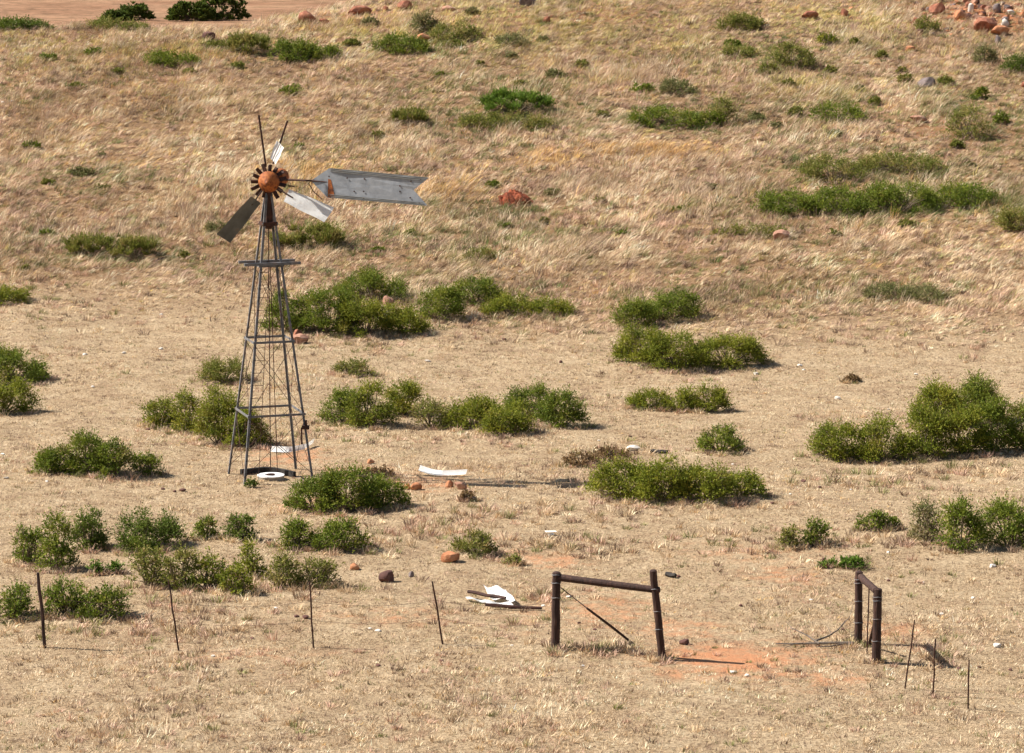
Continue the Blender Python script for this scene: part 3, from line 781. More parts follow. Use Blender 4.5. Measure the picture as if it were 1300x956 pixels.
# many little sprigs of green scattered through the grass of the slope
for i, (x, y, w, hh) in enumerate([(705, 100, 24, 12), (740, 88, 18, 10), (662, 112, 20, 9), (765, 150, 16, 9), (815, 120, 30, 14), (930, 62, 22, 10), (975, 95, 26, 14), (1000, 112, 18, 12), (1020, 75, 14, 12),
        (1055, 95, 16, 12), (1090, 118, 16, 10), (1110, 135, 16, 12), (1085, 60, 14, 12), (1120, 75, 14, 10), (1150, 108, 20, 14), (1200, 110, 20, 14), (1245, 128, 22, 16), (1270, 160, 22, 18), (1215, 190, 18, 12),
        (960, 155, 22, 12), (985, 165, 18, 10), (1010, 150, 20, 14), (1145, 95, 14, 10), (1060, 175, 18, 9), (120, 72, 26, 9), (60, 78, 24, 8), (150, 95, 18, 8), (270, 62, 30, 10), (240, 95, 18, 7), (300, 88, 20, 8),
        (100, 112, 22, 7), (40, 190, 24, 9), (130, 200, 14, 6), (62, 235, 18, 8), (105, 225, 30, 12), (130, 242, 20, 8), (380, 190, 14, 7), (560, 100, 16, 7), (610, 85, 14, 7), (445, 60, 22, 9), (575, 62, 30, 10),
        (470, 35, 24, 12), (650, 75, 16, 7), (690, 55, 16, 8), (600, 20, 18, 10), (640, 290, 18, 8), (690, 285, 16, 8), (760, 258, 16, 7), (700, 250, 24, 10), (625, 240, 18, 10), (480, 175, 18, 8), (790, 300, 16, 7),
        (860, 270, 16, 7), (900, 240, 18, 8), (1150, 290, 22, 10), (1060, 300, 16, 8), (1230, 215, 18, 9), (235, 328, 16, 8), (60, 300, 20, 8), (30, 345, 18, 8), (480, 320, 16, 7), (520, 300, 16, 7)]):
    shrub([(x - w / 2, x + w / 2, y - hh, y)], 'small sparse green sprig growing among the dry hillside grass', random.choice(['olive', 'olive', 'fresh', 'grey']), .5,
          'sprig', 'plant', .05, 'small green sprigs among the hillside grass', stems=False)
# dry bushes
shrub([(712, 760, 574, 594), (750, 800, 568, 588)], 'dead brown twiggy bush behind the long middle shrub', 'brown', .7, 'dry_bush', 'dry bush', .05)
shrub([(584, 604, 622, 637)], 'small grey dead bush right of the curled white sheet', 'brown', .6, 'dry_bush', 'dry bush', .05)
shrub([(1070, 1092, 476, 487)], 'small low brown dry bush alone on the flat right of centre', 'brown', .7, 'dry_bush', 'dry bush', .05)
shrub([(452, 500, 594, 606)], 'low dead brush behind the shrub at the windmill foot', 'brown', .4, 'dry_bush', 'dry bush', .05)

# wiry tufts and dry litter round the feet of the shrubs
X, Y, h = np.array(TX), np.array(TY), np.array(TH); n = len(X)
col, ci = pick([('straw', 0.6), ('pink', 0.8), ('tan', 0.8), ('greyb', 0.6), ('olive', 0.45)], n)
V, q, t, C = make_blades(X, Y, h, h * 0.55, np.stack([rng.normal(0.1, 0.25, n), rng.normal(0, 0.25, n)], 1), 0.6 + 0.3 * rng.random(n), 26,
                         np.full(n, 0.016), col * (0.8 + 0.4 * rng.random((n, 1))), 0.16, 0.3 + 0.4 * rng.random(n), True)
o = link('grass_tufts', np_mesh('grass_tufts', V, q, t, C), M['grass'])
tag(o, 'wiry brown and grey grass tufts scattered over the flat', 'grass', None, 'stuff')

# ------------------------------------------------------------------ rocks
def rock_mesh(seed, sub=3, rough=0.35, flat=0.0):
    r = np.random.default_rng(seed)
    bm = bmesh.new()
    bmesh.ops.create_icosphere(bm, subdivisions=sub, radius=1.0)
    pl = r.normal(0, 1, (11, 3)); pl /= np.linalg.norm(pl, axis=1, keepdims=True); off = 0.50 + 0.36 * r.random(11)
    for v in bm.verts:
        p = np.array(v.co)
        for nrm, o_ in zip(pl, off):
            dd = p @ nrm - o_
            if dd > 0: p = p - nrm * dd * 0.97
        q = p * 2.1 + seed * 1.3
        p = p * (1 + rough * 0.35 * (float(vnoise(q[0] + q[2] * 0.7, q[1] - q[2] * 0.4, seed)) - 0.5))
        v.co = Vector(p)
    me = bpy.data.meshes.new('rock'); bm.to_mesh(me); bm.free()
    return me
ROCKS = [rock_mesh(i + 1) for i in range(9)]

def rock(box, mat, label, group=None, mi=0, sink=0.25, name='rock', cat='rock', deep=0.8):
    x0, x1, yt, yb = box
    P = ground((x0 + x1) / 2, yb); s = scale_at(P)
    a = (x1 - x0) / 2 / s; d = a * deep
    cx = P.x * (P.y + d) / P.y
    C = Vector((cx, P.y + d, hz(cx, P.y + d)))
    H = max((project(C)[1] - yt) / s, 0.35 * a)
    me = ROCKS[mi % len(ROCKS)].copy()
    hz_ = H / (0.78 * (2 - sink * 1.2))
    me.transform(Matrix.Diagonal((a * 1.15, d * 1.15, hz_ * 1.1, 1)) @ Matrix.Rotation(mi * 1.1, 4, 'Z'))
    o = link(name, me, M[mat], None, C + Vector((0, 0, hz_ * (0.8 - sink))))
    return tag(o, label, cat, group)

rock((484, 501, 377, 391), 'rockpink', 'smooth pink boulder half hidden among green shrubs right of the tower', mi=0)
rock((371, 384, 419, 430), 'rockred', 'rusty red rock behind the right tower leg, upper one of two', mi=1)
rock((372, 391, 425, 437), 'rockpink', 'flat pinkish rock behind the right tower leg, lower one of two', mi=2)
rock((561, 583, 700, 715), 'rockorange', 'orange brown boulder below the small olive shrub', mi=3)
rock((481, 503, 726, 740), 'rockdark', 'dark red boulder above the thin stake left of the gate', mi=4)
rock((444, 457, 716, 724), 'rockorange', 'small flat orange stone upper left of the dark red boulder', mi=5)
rock((519, 535, 614, 623), 'rockorange', 'pale orange stone in front of the curled white sheet, left one', mi=6)
rock((566, 576, 611, 619), 'rockorange', 'small orange stone in front of the curled white sheet, middle one', mi=7)
rock((577, 592, 612, 622), 'rockpink', 'pinkish stone in front of the curled white sheet, right one', mi=8)
rock((465, 475, 583, 589), 'rockorange', 'small bright orange stone behind the shrub at the windmill foot', mi=1)
rock((512, 522, 615, 622), 'rockorange', 'small orange stone beside the shrub at the windmill foot', mi=4)
rock((490, 500, 728, 734), 'rockorange', 'orange chip lying behind the dark red boulder', mi=2)
rock((258, 273, 40, 51), 'rockdark', 'dark red rock on the crest right of the dense evergreen', mi=3)
rock((378, 402, 16, 30), 'rockred', 'red rock on the crest, left one of three', mi=5)
rock((440, 470, 9, 21), 'rockred', 'flat broad red rock on the crest, right one of three', mi=6)
rock((405, 418, 24, 31), 'rockred', 'small red rock on the crest, middle one of three', mi=8)
rock((505, 524, 2, 12), 'rockred', 'red rock on the crest above the grey bush', mi=7)
rock((486, 494, 8, 14), 'rockred', 'small red rock on the crest left of the grey bush', mi=0)
rock((527, 545, 43, 53), 'rockorange', 'flat red rock under the grey crest bush', mi=1)
rock((544, 556, 24, 34), 'rockpink', 'pink rock right of the grey crest bush', mi=3)
rock((560, 580, 8, 16), 'rockpink', 'pale pink rock in grass at the top edge', mi=5)
rock((660, 680, -4, 8), 'rockgrey', 'grey rock cut by the top edge above the yellow grass', mi=2)
rock((690, 700, 22, 30), 'rockred', 'small red rock in yellow grass near the top', mi=4)
rock((1016, 1038, 15, 25), 'rockred', 'broad dark red rock left of the scree near the top', mi=6)
rock((1066, 1078, 12, 22), 'rockred', 'small red rock between the dark red rock and the scree', mi=0)
rock((1166, 1190, 100, 113), 'rockgrey', 'flat purplish grey rock alone on the right slope', None, 7, .42)
rock((1155, 1176, 147, 157), 'rockpink', 'flat pink rock in the grass on the right slope', mi=8)
rock((982, 1003, 293, 307), 'rockpink', 'pinkish rock on the slope below the dark shrub band', mi=2)
rock((1150, 1162, 58, 66), 'rockorange', 'small orange rock below the scree', mi=3)
rock((1296, 1310, 104, 112), 'rockred', 'red rock at the right edge on the slope', mi=5)
rock((596, 606, 630, 636), 'rockgrey', 'small grey stone beside the dead grey bush', mi=5)
rock((862, 877, 812, 819), 'rockdark', 'dark lump of stone lying right of the leaning gate post', mi=4)
rock((392, 404, 727, 734), 'rockgrey', 'grey stone under the wide loose shrub', mi=3)
rock((519, 526, 726, 733), 'rockgrey', 'grey stone right of the dark red boulder', mi=7)

# scree upper right: a handful of named boulders and many small rocks
SC = 'rocks in the scree at the top right'
rock((1208, 1228, 14, 27), 'rockorange', 'orange block in the middle of the scree', SC, 1)
rock((1237, 1265, 24, 42), 'rockred', 'largest red block of the scree', SC, 2)
rock((1229, 1236, 4, 16), 'rockwhite', 'upright white streaked rock in the scree', SC, 3)
rock((1260, 1272, 6, 16), 'rockgrey', 'dark grey rock with pale top in the scree', SC, 4)
rock((1271, 1281, 25, 34), 'rockwhite', 'pale split rock right of the largest red block', SC, 5)
rock((1255, 1280, 34, 46), 'rockorange', 'flat orange slab at the foot of the scree', SC, 6)
rock((1180, 1202, 6, 20), 'rockred', 'red block at the left end of the scree', SC, 7)
rock((1278, 1288, 13, 19), 'rockwhite', 'white rock at the right end of the scree', SC, 8)
rock((1262, 1272, 46, 56), 'rockgrey', 'grey stone lying just below the scree', SC, 0)
for i in range(120):
    x = 1230 + random.gauss(0, 42); y = 20 + random.gauss(0, 15)
    if y < -12 or x > 1330: continue
    w = random.uniform(4, 11)
    rock((x - w / 2, x + w / 2, y - w * random.uniform(.45, .8), y), random.choice(['rockred', 'rockred', 'rockorange', 'rockorange', 'rockpink', 'rockdark', 'rockgrey']),
         'small reddish or grey rock among the scree at the top right', 'small rocks of the scree', i, 0.12)
# small pale stones and dark droppings, all alike
for i, (x, y, w) in enumerate([(1063, 507, 12), (1015, 465, 9), (1163, 476, 6), (1128, 520, 4), (205, 444, 8), (118, 492, 7), (157, 449, 7), (108, 451, 8), (543, 460, 10), (590, 347, 6), (660, 345, 5),
                 (747, 463, 5), (722, 759, 9), (1260, 721, 14), (1128, 702, 6), (1196, 781, 9), (1265, 822, 16), (700, 680, 10), (604, 644, 8), (480, 802, 10), (470, 799, 7), (930, 855, 12), (948, 859, 10),
                 (1206, 700, 5), (1235, 760, 7), (60, 612, 7), (8, 608, 8), (4, 578, 8), (1030, 762, 6), (1172, 740, 5), (650, 820, 5), (960, 476, 10), (690, 770, 7), (350, 773, 7), (270, 834, 8), (740, 846, 6),
                 (1020, 470, 5), (868, 502, 6), (760, 560, 5), (900, 520, 4), (1003, 628, 5), (930, 590, 5), (1080, 622, 4), (205, 400, 6), (15, 130, 9), (4, 131, 7), (900, 300, 4), (1150, 420, 4)]):
    w *= .8
    rock((x - w / 2, x + w / 2, y - w * .4, y), 'rockwhite', 'small pale stone lying on the dry grass', 'small pale stones on the grass', i, 0.42, name='stone', cat='stone')
for i, (x, y, w) in enumerate([(388, 786, 10), (376, 784, 7), (207, 622, 5), (232, 624, 8), (222, 625, 5), (1128, 738, 5), (1045, 712, 7), (1218, 850, 6), (1243, 848, 5), (1283, 852, 6), (755, 800, 5), (735, 792, 5),
                 (640, 432, 6), (712, 461, 6), (850, 732, 10), (862, 733, 6), (58, 477, 7), (1020, 612, 6), (1040, 620, 6), (188, 546, 5), (800, 555, 5), (980, 640, 6), (940, 770, 6), (560, 840, 6), (320, 812, 6),
                 (1140, 612, 6), (1000, 765, 5), (1070, 800, 5), (480, 846, 6)]):
    rock((x - w / 2, x + w / 2, y - w * .5, y), 'rockdark', 'small dark lump lying on the dry grass', 'small dark lumps on the grass', i, name='dung_lump', cat='dung')

# termite mound
def mound(box):
    x0, x1, yt, yb = box
    P = ground((x0 + x1) / 2, yb); s = scale_at(P); a = (x1 - x0) / 2 / s
    d = a * .8; C = Vector((P.x, P.y + d, hz(P.x, P.y + d))); H = (project(C)[1] - yt) / s
    bm = bmesh.new(); bmesh.ops.create_icosphere(bm, subdivisions=5, radius=1)
    for v in bm.verts:
        x, y, z = v.co
        n_ = float(fbm(x * 2.2 + z * 1.3 + 4, y * 2.2 - z * 1.1, 9, 3)) - .5
        n2 = float(fbm(x * 7 + z * 4, y * 7 - z * 3, 19, 2)) - .5
        k_ = 1 + .55 * n_ + .34 * n2
        v.co = Vector((x * a * 1.1 * k_, y * d * k_, (z * H * k_ * (1.0 - .12 * x))))
    me = bpy.data.meshes.new('termite_mound'); bm.to_mesh(me); bm.free()
    tag(link('termite_mound', me, M['termite'], None, C), 'brick red termite mound alone on the grassy slope', 'termite mound')
mound((634, 673, 244, 262))

# ------------------------------------------------------------------ windmill
base = ground(343.5, 607)
YW = base.y
def wp(px, py, dy=0.0):
    return onplane(px, py, YW + dy) - base
mill = thing('windmill', base, 'derelict wind pump on a tall steel lattice tower with three blades left', 'windmill')
sW = scale_at(base)
ROT = R(17.8)
half0 = 91 / 2 / sW
hub_c = wp(340.7, 231, -0.12)
ztop = wp(341, 246).z          # legs meet a small head here
half1 = 0.085
axis_top = wp(340.5, 246)
def corner(i, z):
    """leg i at height z: 0 left front, 1 right front, 2 right back, 3 left back"""
    f = z / ztop
    hh = half0 + (half1 - half0) * f
    sx, sy = ((-1, -1), (1, -1), (1, 1), (-1, 1))[i]
    x, y = sx * hh, sy * hh
    c, s = math.cos(ROT), math.sin(ROT)
    return Vector((axis_top.x * f + x * c - y * s, x * s + y * c, z))
def leg_base(i):
    p = corner(i, 0); 
    return p
for i in range(4):
    g = corner(i, 0); zg = hz(base.x + g.x, base.y + g.y) - base.z
    a = corner(i, zg - 0.12); b = corner(i, ztop + 0.02)
    c, s = math.cos(ROT), math.sin(ROT)
    sx, sy = ((-1, -1), (1, -1), (1, 1), (-1, 1))[i]
    d1 = Vector((-sx * c, -sx * s, 0)); d2 = Vector((sy * s, -sy * c, 0))
    mb = MB(); mb.angle(a, b, 0.057, 0.012, d1, d2)
    mb.build('leg', M['steel'], mill)
zs = [wp(343, y).z for y in (522, 431, 336, 283.5)]
for z in zs:
    for i in range(4):
        a = corner(i, z); b = corner((i + 1) % 4, z)
        out = ((a + b) / 2 - Vector((axis_top.x * z / ztop, 0, z))).normalized() * 0.012
        mb = MB(); mb.bar(a + out + (a - b).normalized() * .03, b + out + (b - a).normalized() * .03, 0.018, 0.055)
        mb.build('girt', M['steel'], mill)
levels = [0.15] + zs[:3]
for k in range(3):
    for i in range(4):
        j = (i + 1) % 4
        mb = MB()
        mb.tube([corner(i, levels[k] + .05), corner(j, levels[k + 1] - .05)], 0.007, 5)
        mb.tube([corner(j, levels[k] + .05), corner(i, levels[k + 1] - .05)], 0.007, 5)
        mb.build('cross_brace', M['darkrust'], mill)
# platform planks left: two bars across the tower
dirx = Vector((math.cos(ROT), math.sin(ROT), 0)); diry = Vector((-math.sin(ROT), math.cos(ROT), 0))
zp = zs[2] + 0.05
cen = Vector((axis_top.x * zp / ztop, 0, zp))
for off, sh in ((-0.30, 0.02), (0.30, 0.02)):
    mb = MB(); mb.bar(cen + diry * off - dirx * (0.70 - sh), cen + diry * off + dirx * (0.70 + sh), 0.075, 0.065)
    mb.build('platform_bar', M['steel'], mill)
# ladder on the front left
mb = MB()
l0, l1 = corner(0, 0.15), corner(0, zs[2])
r0 = l0 + dirx * 0.36; r1 = l1 + dirx * 0.22
mb.tube([r0, r1], 0.008, 5)
nr = 17
for k in range(nr):
    f = (k + .5) / nr
    mb.tube([l0.lerp(l1, f), r0.lerp(r1, f)], 0.007, 5)
mb.build('ladder', M['darkrust'], mill)
# pump rod and pipe
mb = MB(); mb.tube([Vector((axis_top.x, 0, ztop - .1)), Vector((0, 0, 0.2))], 0.012, 6)
mb.build('pump_rod', M['darkrust'], mill)
mb = MB(); mb.tube([Vector((axis_top.x + .02, 0.12, zs[2])), Vector((0.16, 0.14, 0.1))], 0.010, 6); mb.build('furl_wire', M['darkrust'], mill)
# winch bracket on the right front leg
zb = wp(382, 538).z; pb = corner(1, zb)
mb = MB(); mb.bar(pb + Vector((-.10, -.05, 0)), pb + Vector((.08, -.05, 0)), 0.10, 0.09)
mb.bar(pb + Vector((0, -.06, .02)), pb + Vector((0, -.06, .18)), 0.05, 0.05)
mb.tube([pb + Vector((-.11, -.05, 0)), pb + Vector((-.11, -.05, -.42))], 0.022, 6)
mb.build('winch', M['darkrust'], mill)
# collar and head
mb = MB()
for i in range(4):
    mb.bar(corner(i, zs[3]), corner((i + 1) % 4, zs[3]), 0.05, 0.09)
mb.build('collar', M['darkrust'], mill)
mb = MB()
mb.tube([Vector((axis_top.x, 0, ztop - .85)), Vector((axis_top.x, 0, ztop - .80)), Vector((axis_top.x, 0, ztop + .25))], [0.07, 0.11, 0.10], 10)
mb.build('head_column', M['darkrust'], mill, smooth=False)
# gear housing behind the hub (orange drum)
mb = MB()
hc = Vector((hub_c.x + .16, 0.22, hub_c.z + .07))
mb.tube([hc + Vector((-.02, -.16, 0)), hc + Vector((-.02, -.12, 0)), hc + Vector((.10, .30, 0)), hc + Vector((.10, .34, 0))], [0.14, 0.21, 0.21, 0.14], 16)
mb.build('gear_housing', M['rust'], mill)
# hub cone: axis towards the camera
def cone_hub():
    bm = bmesh.new()
    prof = [(0.0, -0.24), (0.02, -0.235), (0.035, -0.20), (0.07, -0.17), (0.17, -0.10), (0.245, -0.02), (0.265, 0.03), (0.262, 0.08), (0.20, 0.10), (0.0, 0.10)]
    N = 28; rings = []
    for r_, y in prof:
        rings.append([bm.verts.new((r_ * math.cos(2 * math.pi * k / N), y, r_ * math.sin(2 * math.pi * k / N))) for k in range(N)] if r_ > 0 else [bm.verts.new((0, y, 0))])
    for a, b in zip(rings[:-1], rings[1:]):
        for k in range(N):
            k2 = (k + 1) % N
            if len(a) == 1: bm.faces.new((a[0], b[k], b[k2]))
            elif len(b) == 1: bm.faces.new((a[k2], a[k], b[0]))
            else: bm.faces.new((a[k], b[k], b[k2], a[k2]))
    bmesh.ops.recalc_face_normals(bm, faces=bm.faces)
    for f in bm.faces: f.smooth = True
    bm.transform(Matrix.Rotation(R(-6), 4, 'Z') @ Matrix.Rotation(R(4), 4, 'X'))
    me = bpy.data.meshes.new('hub'); bm.to_mesh(me); bm.free()
    return link('hub', me, M['rust'], mill, hub_c)
hub = cone_hub()
# stubs of the lost blades
nst = 15
long_rods = []
for k in range(nst):
    ang = 2 * math.pi * k / nst + 0.20
    rad = Vector((math.cos(ang), 0, math.sin(ang))); tan = Vector((-math.sin(ang), 0, math.cos(ang)))
    w = (tan * 0.80 + Vector((0, 0.6, 0))).normalized()
    mb = MB()
    a = rad * 0.22; b = rad * random.uniform(0.40, 0.46)
    x = w * 0.050; y = rad.cross(w).normalized() * 0.012
    off = Vector((0, 0.05, 0))
    vs = [p + off + s1 * x + s2 * y for p in (a, b) for s1, s2 in ((-1, -1), (1, -1), (1, 1), (-1, 1))]
    mb.add(vs, [(3, 2, 1, 0), (4, 5, 6, 7), (0, 1, 5, 4), (1, 2, 6, 5), (2, 3, 7, 6), (3, 0, 4, 7)])
    mb.build('spoke_stub', M['darkrust'], mill, hub_c)
# two bare rods
for p0, p1, dy in (((337.5, 212), (328.5, 146), -.08), ((346.5, 208), (365, 153), -.02)):
    mb = MB(); mb.tube([wp(*p0, dy), wp(*p1, dy + .02)], 0.024, 6); mb.build('spoke', M['darkrust'], mill)

def blade(quad, pitch_dy, mat, curve=0.04, lab=None, mid_dy=-.50):
    """quad: inner a, outer b, outer c, inner d in photo pixels; a/b edge stands pitch_dy behind c/d"""
    a, b, c, d = [wp(q[0], q[1], dy) for q, dy in zip(quad, (mid_dy + pitch_dy, mid_dy + pitch_dy, mid_dy - pitch_dy, mid_dy - pitch_dy))]
    bm = bmesh.new(); NU, NV = 10, 7
    nrm = (b - a).cross(d - a).normalized()
    g = []
    for i in range(NU + 1):
        row = []
        for j in range(NV + 1):
            u, v = i / NU, j / NV
            p = (a.lerp(b, u)).lerp(d.lerp(c, u), v) + nrm * curve * (4 * v * (1 - v)) + nrm * 0.008 * math.sin(u * 9 + v * 4)
            row.append(bm.verts.new(p))
        g.append(row)
    for i in range(NU):
        for j in range(NV):
            bm.faces.new((g[i][j], g[i + 1][j], g[i + 1][j + 1], g[i][j + 1]))
    ret = bmesh.ops.solidify(bm, geom=bm.faces[:], thickness=0.006)
    me = bpy.data.meshes.new('blade'); bm.to_mesh(me); bm.free()
    o = link('blade', me, mat, mill)
    if lab: o['label'] = lab
    return o, (a, b, c, d)
b1, q1 = blade([(367, 240), (424.5, 263), (411.5, 282), (360, 256)], 0.34, M['white'], 0.05, 'bright white blade right of the hub')
b2, q2 = blade([(331, 258), (292.4, 308.8), (274.8, 297.5), (318.5, 249)], 0.20, M['grey'], 0.05, 'blade hanging lower left, its shade painted in dark grey')
b3, q3 = blade([(342.6, 200.6), (351, 178.4), (360.4, 187.6), (350, 209)], 0.13, M['white'], 0.02, 'small bent white blade above the hub', -.22)
# blade arms
for q in (q1, q2):
    mid = (q[0] + q[3]) / 2; rd = (hub_c + Vector((0, .05, 0)))
    end = (q[0] + q[3]) / 2 + ((q[1] + q[2]) / 2 - mid) * 0.15 + Vector((0, 0.09, 0))
    mb = MB(); mb.tube([rd + (mid - rd) * 0.5, end], 0.018, 6); mb.build('blade_arm', M['darkrust'], mill)
mb = MB(); mb.tube([q3[0].lerp(q3[3], .4) + Vector((0, -.03, 0)), q3[1].lerp(q3[2], .45) + Vector((0, -.03, 0))], 0.013, 5)
mb.build('blade_rib', M['darkrust'], mill)
# vane and its boom: it swings right and a little towards the camera
def vdy(px): return 0.10 - (px - 366) / 180 * 1.35
vane_px = [(394.5, 229.5), (418, 213.7), (545, 225.5), (524.8, 241.2), (542.4, 260.8), (415.4, 250.4)]
def vp(px, py): return wp(px, py, vdy(px))
def vane():
    from mathutils.geometry import tessellate_polygon
    pts = [vp(*p) for p in vane_px]
    n_ = (pts[1] - pts[0]).cross(pts[5] - pts[0]).normalized()
    bm = bmesh.new()
    vs = [bm.verts.new(p) for p in pts]
    f0 = [(0, 1, 5), (1, 3, 5), (1, 2, 3), (3, 4, 5)]
    for f in f0: bm.faces.new([vs[i] for i in f])
    bmesh.ops.subdivide_edges(bm, edges=bm.edges[:], cuts=3, use_grid_fill=True)
    for v in bm.verts:
        v.co += n_ * 0.012 * math.sin(v.co.x * 5 + v.co.z * 3)
    bmesh.ops.solidify(bm, geom=bm.faces[:], thickness=0.006)
    me = bpy.data.meshes.new('vane'); bm.to_mesh(me); bm.free()
    return link('vane', me, M['galv'], mill), n_
va, vn = vane()
if vn.y > 0: vn = -vn
# ridges along the long edges, rivets and a rust stain as pieces of the vane
mb = MB()
for k in (0.0, 0.05, 0.10):
    mb.tube([vp(*p) + vn * .016 for p in ((418 + 2, 213.7 + 37 * k), (543 - 20 * k * 2, 225.5 + 35 * k))], 0.009, 5)
    mb.tube([vp(*p) + vn * .016 for p in ((416, 250.4 - 37 * k), (541 - 20 * k * 2, 260.8 - 35 * k))], 0.009, 5)
mb.build('vane_ridge', M['grey'], va)
mb = MB(); 
mb.add([vp(417, 227) + vn * .02, vp(420.5, 228) + vn * .02, vp(425.5, 251) + vn * .02, vp(416.5, 250) + vn * .02,
        vp(417, 227) + vn * .016, vp(420.5, 228) + vn * .016, vp(425.5, 251) + vn * .016, vp(416.5, 250) + vn * .016],
       [(0, 1, 2, 3), (7, 6, 5, 4), (0, 4, 5, 1), (1, 5, 6, 2), (2, 6, 7, 3), (3, 7, 4, 0)])
mb.build('rust_patch', M['rust'], va)
for px, py in ((418, 224), (441, 226), (463, 227), (462, 243), (462, 252), (508, 236), (508, 243), (522, 230), (521, 251), (534, 228), (533, 258), (450, 243)):
    p = vp(px, py) + vn * .012
    mb = MB(); mb.tube([p, p + vn * .006], 0.020, 6); mb.build('rivet', M['darkrust'], va)
mb = MB(); mb.tube([vp(362, 228), vp(394.5, 229.5), vp(416, 231)], [.028, .024, .02], 7); mb.build('vane_boom', M['darkrust'], mill)
mb = MB()
mb.tube([vp(366, 236), vp(374, 236.5)], .02, 6)
mb.tube([vp(392, 233), vp(398, 243), vp(409, 253)], .012, 5); mb.tube([vp(360, 248), vp(380, 242), vp(394, 231)], .007, 5)
mb.build('furl_chain', M['darkrust'], mill)

# well head under the tower
wc = ground(343, 610)
wc = Vector((wc.x, wc.y + .22, hz(wc.x, wc.y + .22)))
well = thing('well_head', wc, 'round well casing with a white rim under the windmill tower', 'well')
def ring(name, r0, r1, z0, z1, mat, parent, N=32, sx=1):
    bm = bmesh.new(); L = []
    for k in range(N):
        c, s = math.cos(2 * math.pi * k / N), math.sin(2 * math.pi * k / N)
        L.append([bm.verts.new((r * c, r * s, z)) for r, z in ((r0, z0), (r1, z0), (r1, z1), (r0, z1))])
    for k in range(N):
        a, b = L[k], L[(k + 1) % N]
        for i in range(4):
            bm.faces.new((a[i], b[i], b[(i + 1) % 4], a[(i + 1) % 4]))
    bmesh.ops.recalc_face_normals(bm, faces=bm.faces)
    me = bpy.data.meshes.new(name); bm.to_mesh(me); bm.free()
    return link(name, me, mat, parent)
ring('casing', 0.26, 0.320, -.05, 0.09, M['concrete'], well)
ring('rim', 0.15, 0.330, 0.093, 0.118, M['white'], well)
ring('pipe_socket', 0.03, 0.10, 0.0, 0.14, M['darkrust'], well, 16)
# dark curved timber behind the well
pa, pb_ = ground(306, 603), ground(374, 606)
mb = MB()
pts = []
for k in range(13):
    f = k / 12; p = pa.lerp(pb_, f); p.y += .35 * math.sin(f * math.pi) ; p.z = hz(p.x, p.y) + .07
    pts.append(p - pa)
for p, q in zip(pts[:-1], pts[1:]): mb.bar(p - (q - p) * .02, q + (q - p) * .02, .09, .14)
tag(mb.build('curved_beam', M['blackwood'], None, pa), 'dark curved beam lying behind the well casing', 'beam')
shrub([(312, 326, 610, 620)], 'small dark weed at the foot of the front tower leg', 'dark', .8, 'weed', 'weed', .05, stems=False)

# ------------------------------------------------------------------ scrap sheets
def sheet(pts_px, name, label, mat, width, sag, wy=(0.5, 0.866), lift=.03):
    """a long curled metal strip lying on the ground through the given pixels"""
    P = [ground(*p) for p in pts_px]; o = P[0].copy()
    bm = bmesh.new(); g = []
    N = 14; NV = 5
    for i in range(N + 1):
        f = i / N * (len(P) - 1); k = min(int(f), len(P) - 2); p = P[k].lerp(P[k + 1], f - k)
        row = []
        for j in range(NV + 1):
            v = j / NV - .5
            q = Vector((p.x + wy[0] * v * width, p.y + wy[1] * v * width, 0))
            q.z = hz(q.x, q.y) + lift + sag(i / N, v)
            row.append(bm.verts.new(q - o))
        g.append(row)
    for i in range(N):
        for j in range(NV): bm.faces.new((g[i][j], g[i + 1][j], g[i + 1][j + 1], g[i][j + 1]))
    bmesh.ops.solidify(bm, geom=bm.faces[:], thickness=.008)
    me = bpy.data.meshes.new(name); bm.to_mesh(me); bm.free()
    return tag(link(name, me, M[mat], None, o), label, 'metal sheet')
sheet([(532, 603), (560, 605), (592, 605)], 'metal_sheet', 'curled white metal blade lying on the flat right of the windmill', 'white', .20,
      lambda u, v: .03 + .12 * (2 * u - 1) ** 2 * (.8 if u < .5 else .25) + .12 * v * v + .10 * v, (0.25, .97))
sheet([(344, 574), (365, 575), (388, 571), (398, 566)], 'metal_sheet', 'bent white metal strip lying behind the tower legs', 'white', .17,
      lambda u, v: .03 + .10 * max(0, u - .6) + .1 * v * v + .12 * v, (0.3, .95))
# pile of white sheets with brown poles
sheet([(618, 760), (634, 762), (648, 764)], 'metal_sheet', 'crumpled white sheet on top of the scrap pile near the gate', 'white', .75,
      lambda u, v: .08 + .035 * math.sin(9 * u + 5 * v) + .07 * (v + .5), (-0.25, .97))
sheet([(592, 763), (606, 765), (618, 767)], 'metal_sheet', 'narrow white sheet at the left end of the scrap pile', 'white', .22, lambda u, v: .03 + .02 * math.sin(7 * u), (-.2, .97))
sheet([(616, 768), (632, 770), (650, 771)], 'metal_sheet', 'flat white sheet under the brown poles of the scrap pile', 'white', .34, lambda u, v: .03 + .02 * math.sin(8 * u), (-.2, .97))
def pole(p0, p1, r, mat, label, name='pole', cat='pole', z0=.05, z1=.05):
    a, b = ground(*p0), ground(*p1)
    mb = MB(); N = 6; pts = []
    for k in range(N + 1):
        p = a.lerp(b, k / N); p.z = hz(p.x, p.y) * .5 + (a.z + (b.z - a.z) * k / N) * .5 + z0 + (z1 - z0) * k / N
        p.x += random.gauss(0, .006); p.z += random.gauss(0, .006)
        pts.append(p - a)
    mb.tube(pts, [r] * N + [r * .8], 7)
    return tag(mb.build(name, M[mat], None, a), label, cat)
pole((594, 759), (642, 768), .035, 'darkrust', 'brown pole lying across the white sheets, upper one', z0=.12, z1=.14)
pole((617, 772), (688, 775), .035, 'darkrust', 'long brown pole lying in front of the white sheets', z0=.07, z1=.05)
rock((796, 812, 566, 573), 'rockwhite', 'white debris lump behind the long middle shrub', mi=2, name='debris', cat='debris')
